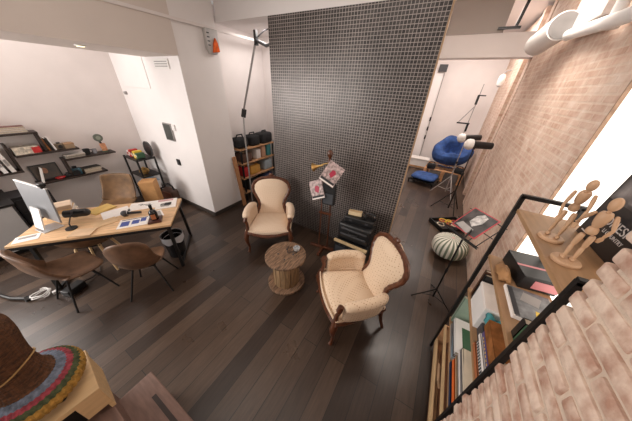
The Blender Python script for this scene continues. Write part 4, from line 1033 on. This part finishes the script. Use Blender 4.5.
t = thing('brass_horn', 'small brass horn hung at the left of the wooden valet stand', 'horn', (-1.34, 2.43, 1.47), .2)
MB().lathe([(.012, 0), (.016, .06), (.03, .11), (.062, .15), (.06, .152), (.0, .11)], seg=22).xf(Matrix.Rotation(-1.9, 4, 'Y') @ Matrix.Translation((0, 0, -.06))).build('bell', BRASS, t)
MB().tube([(.03, 0, .02), (.09, 0, .05), (.14, 0, .06), (.15, .02, -.02)], .010).build('tubing', BRASS, t)
t = thing('shoulder_bag', 'black bag hanging in the middle of the wooden valet stand', 'bag', (-1.16, 2.45, .92), .15)
MB().box((0, 0, .16), (.20, .06, .34), bev=.028, seg=3).build('body', BLACKF, t)
MB().tube([(-.085, 0, .28), (-.08, .02, .42), (0, .03, .50), (.05, .02, .42), (.085, 0, .28)], .014).build('strap', BLACKF, t)
MB().box((0, -.035, .10), (.15, .02, .16), bev=.008).build('pocket', cm('slate_cloth', (.06, .065, .075), .8), t, smooth=False)
def clipping(label, loc, rot, w_, h_):
    o = bpy.data.objects.new('poster', None); COL.objects.link(o); o.location = loc; o.rotation_euler = rot
    tag(o, label, 'poster', 'magazine covers on the valet stand')
    MB().box((0, 0, 0), (w_, .012, h_)).build('sheet', mat('pinkish_print', (.42, .32, .31), .5, vary=.75, scale=26), o, smooth=False)
    MB().prism([(-.03, -.0066, -.02), (.02, -.0066, -.05), (.05, -.0066, .03), (.02, -.0066, .06), (-.02, -.0066, .05)], (0, -.001, 0)).build('figure', cm('crimson_figure', (.42, .03, .07), .5), o, smooth=False)
    MB().box((0, -.0066, -h_*.36), (w_*.9, .001, h_*.10)).build('dark_band', INK, o, smooth=False)
    MB().box((0, -.0066, -h_*.45), (w_*.96, .001, h_*.06)).build('white_band', PAPER, o, smooth=False)
    return o
clipping('pink magazine cover tilted at the upper right of the valet stand', (-1.115, 2.38, 1.42), (-.35, R(28), .25), .23, .29)
clipping('grey pink magazine cover tilted at the lower left of the valet stand', (-1.33, 2.385, 1.13), (-.35, R(-24), .2), .20, .27)

t = thing('amplifier', 'black guitar amplifier with a pale top strip in front of the tiled panel', 'amplifier', (-.705, 2.53, 0), R(-2))
MB().box((0, 0, .205), (.52, .32, .37), bev=.012).build('cabinet', BLACK, t, smooth=False)
MB().box((0, -.162, .17), (.46, .008, .26)).build('grille', cm('slate_grille', (.05, .055, .065), .7), t, smooth=False)
MB().box((0, -.15, .385), (.53, .04, .036), bev=.004).build('pale_strip', cm('maple_strip', (.62, .46, .26), .4), t, smooth=False)
for x in (-.22, .22): MB().box((x, 0, .012), (.05, .24, .024)).build('foot', BLACK, t, smooth=False)
for k in range(5): MB().cyl((-.16+k*.08, -.162, .335), (-.16+k*.08, -.175, .335), .014, seg=12).build('knob', DKGREY, t)
t = thing('equipment_case', 'black ribbed equipment case on top of the amplifier', 'case', (-.705, 2.565, .4035), R(-1))
MB().box((0, 0, .14), (.50, .25, .275), bev=.03, seg=3).build('shell', BLACK, t)
MB().box((0, -.123, .20), (.40, .03, .03), bev=.008).box((0, -.123, .10), (.40, .03, .03), bev=.008).build('rib', DKGREY, t)
MB().tube([(-.07, -.125, .155), (-.06, -.16, .155), (.06, -.16, .155), (.07, -.125, .155)], .010).build('handle', BLACK, t)
t = thing('slim_case', 'slim black case lying on the ribbed equipment case', 'case', (-.69, 2.60, .6825), R(4))
MB().box((0, 0, .05), (.44, .16, .10), bev=.02, seg=3).build('shell', BLACK, t)
for x in (-.12, .12): MB().box((x, -.082, .05), (.04, .008, .03)).build('latch', DKGREY, t, smooth=False)
t = thing('tan_block', 'small cream tan box on top of the slim black case', 'box', (-.78, 2.62, .783), R(12))
MB().box((0, 0, .03), (.20, .08, .06), bev=.006).build('body', cm('cream_block', (.74, .58, .36), .5), t, smooth=False)
MB().box((0, 0, .0605), (.195, .012, .001)).build('seam', TAN, t, smooth=False)
t = thing('headphones', 'black headphones lying at the right on the slim black case', 'headphones', (-.555, 2.60, .800), R(20))
for s in (-1, 1): MB().cyl((s*.05, 0, .03), (s*.085, 0, .03), .045, seg=20).build('ear_cup', BLACK, t)
MB().tube([(math.cos(k*PI/10)*.075, .015+math.sin(k*PI/10)*.08, .03) for k in range(11)], .011).build('headband', DKGREY, t)

# ------------------------------------------------------------------ stairs, birch cabinet and woven drum at lower left
t = struct(thing('stairs', 'brown wooden steps rising to the landing at the lower left', 'stairs', (0, 0, 0)))
MB().box((-.78, -.215, .21), (1.30, .50, .42), bev=.006).build('lower_step', TREAD, t, smooth=False)
MB().box((-.93, -.033, .4205), (.64, .028, .003)).build('grip_strip', SLOT, t, smooth=False)
MB().box((-.85, -.585, .33), (1.34, .82, .66), bev=.006).build('landing', TREAD, t, smooth=False)
t = thing('birch_cabinet', 'pale birch cabinet with an open dark slot standing on the brown landing', 'cabinet', (-1.236, -.163, .6605), R(-6))
MB().box((-.16, -.42, .222), (.32, .84, .035), bev=.003).build('top', PALEW, t, smooth=False)
MB().box((-.16, -.015, .10), (.30, .02, .20)).build('end_panel', PALEW, t, smooth=False)
MB().box((-.02, -.06, .13), (.025, .10, .15)).build('corner_block', PALEW, t, smooth=False)
MB().box((-.18, -.42, .10), (.26, .78, .20)).build('inside', BLACKM, t, smooth=False)  # solid black block stands in for the shade in the open slot
t = thing('woven_drum', 'brown woven drum with a striped red blue and yellow knitted rim on the birch cabinet', 'drum', (-1.455, -.325, .900), 0)
BASK = mat('woven_basket_brown', (.12, .05, .02), .7, vary=.6, scale=16, bump=.8, bscale=60, stretch=(2, 2, 6))
for k in range(3):
    a = .35+k*2*PI/3; MB().lathe([(.014, 0), (.018, .006), (.008, .012), (.008, .04)], c=(math.cos(a)*.13, math.sin(a)*.13, 0), seg=12).build('foot', BLACK, t)
def ribs(prof, nm, m, n=48, amp=.022):
    def f(u, v):
        i = v*(len(prof)-1); k = min(int(i), len(prof)-2); q = i-k
        r = lerp(prof[k][0], prof[k+1][0], q); z = lerp(prof[k][1], prof[k+1][1], q); a = u*2*PI
        r *= 1+amp*math.cos(a*n)
        return (math.cos(a)*r, math.sin(a)*r, z)
    return MB().grid(f, n*4, len(prof)*3, closed_u=True).build(nm, m, t)
YARN = lambda nm, c: mat(nm, c, .9, vary=.45, scale=45, bump=.5, bscale=120)
ribs([(.12, .035), (.172, .042), (.19, .068), (.192, .095), (.184, .118)], 'yellow_band', YARN('yellow_yarn', (.42, .24, .05)))
ribs([(.184, .118), (.176, .130), (.166, .140)], 'green_band', YARN('green_yarn', (.07, .09, .04)))
ribs([(.166, .140), (.156, .148), (.145, .155)], 'red_band', YARN('red_yarn', (.32, .05, .07)))
ribs([(.145, .155), (.13, .164), (.112, .173)], 'blue_band', YARN('blue_yarn', (.15, .18, .24)))
ribs([(.112, .173), (.10, .19), (.092, .22), (.088, .28), (.092, .34), (.10, .40), (.112, .47), (.115, .54), (.10, .58)], 'woven_body', BASK, n=40, amp=.02)
MB().lathe([(.0, .036), (.16, .036), (.16, .04), (0, .04)], seg=40).build('bottom', BLACK, t)
MB().tube([(math.cos(k*PI/16)*.094, math.sin(k*PI/16)*.094, .30+.02*math.sin(k*PI/8)) for k in range(32)], .004, closed=True).build('binding_cord', cm('straw_cord', (.42, .25, .09)), t)
# ------------------------------------------------------------------ camera and light
cam = bpy.data.cameras.new('camera'); co = bpy.data.objects.new('camera', cam); COL.objects.link(co)
cam.sensor_width = 36; cam.lens = 207.07/632*36; cam.clip_start = .02
X = Vector((.85953944, .50903549, .04555016)); Yd = Vector((.29383576, -.41929617, -.85898269)); F = Vector((-.41815367, .75171377, -.50997443))
M = Matrix(((X.x, -Yd.x, -F.x, 0), (X.y, -Yd.y, -F.y, 0), (X.z, -Yd.z, -F.z, 2.4), (0, 0, 0, 1)))
co.matrix_world = M
SC.camera = co

def area(name, loc, target, size, power, col=(1, .93, .86), sy=None):
    l = bpy.data.lights.new(name, 'AREA'); l.energy = power; l.color = col; l.size = size
    if sy: l.shape = 'RECTANGLE'; l.size_y = sy
    o = bpy.data.objects.new(name, l); COL.objects.link(o); o.location = loc
    o.rotation_euler = (Vector(target)-Vector(loc)).to_track_quat('-Z', 'Y').to_euler()
    return o
area('window_light_left', (-4.6, -3.0, 2.2), (-2.0, 3.0, 1.4), 2.6, 175, (1, .95, .90), 1.8)
area('added_fill_main', (-1.6, .6, 3.85), (-1.6, .6, 0), 2.2, 27, (1, .91, .82), 1.2)  # added area fill from above, no fixture there
area('window_light_side', (-5.6, -1.5, 1.9), (0, -.4, .5), 1.8, 110, (1, .95, .91), 1.5)
area('added_fill_desk', (-5.0, .9, 3.4), (-4.9, 1.0, 0),   .8, 12, (1, .93, .88))  # unseen fill added over the desk zone
area('ceiling_light_alcove', (-3.0, 3.5, 3.2), (-3.3, 3.7, 1.5), .5, 18, (1, .93, .88))
area('added_fill_passage', (.1, 7.2, 3.9), (.1, 7.2, 0), 1.4, 95, (1, .93, .87))  # hidden area light added to brighten the far passage
area('added_fill_brick', (.2, 3.6, 3.85), (.5, 3.6, 0), .8, 58, (1, .91, .82))  # extra light added overhead to lift the brick wall
w = bpy.data.worlds.new('world'); SC.world = w; w.use_nodes = True
w.node_tree.nodes['Background'].inputs[0].default_value = (1, .93, .88, 1); w.node_tree.nodes['Background'].inputs[1].default_value = .45
vs = SC.view_settings; vs.view_transform = 'Standard'; vs.look = 'None'; vs.gamma = 1; vs.exposure = -.25; vs.use_curve_mapping = False
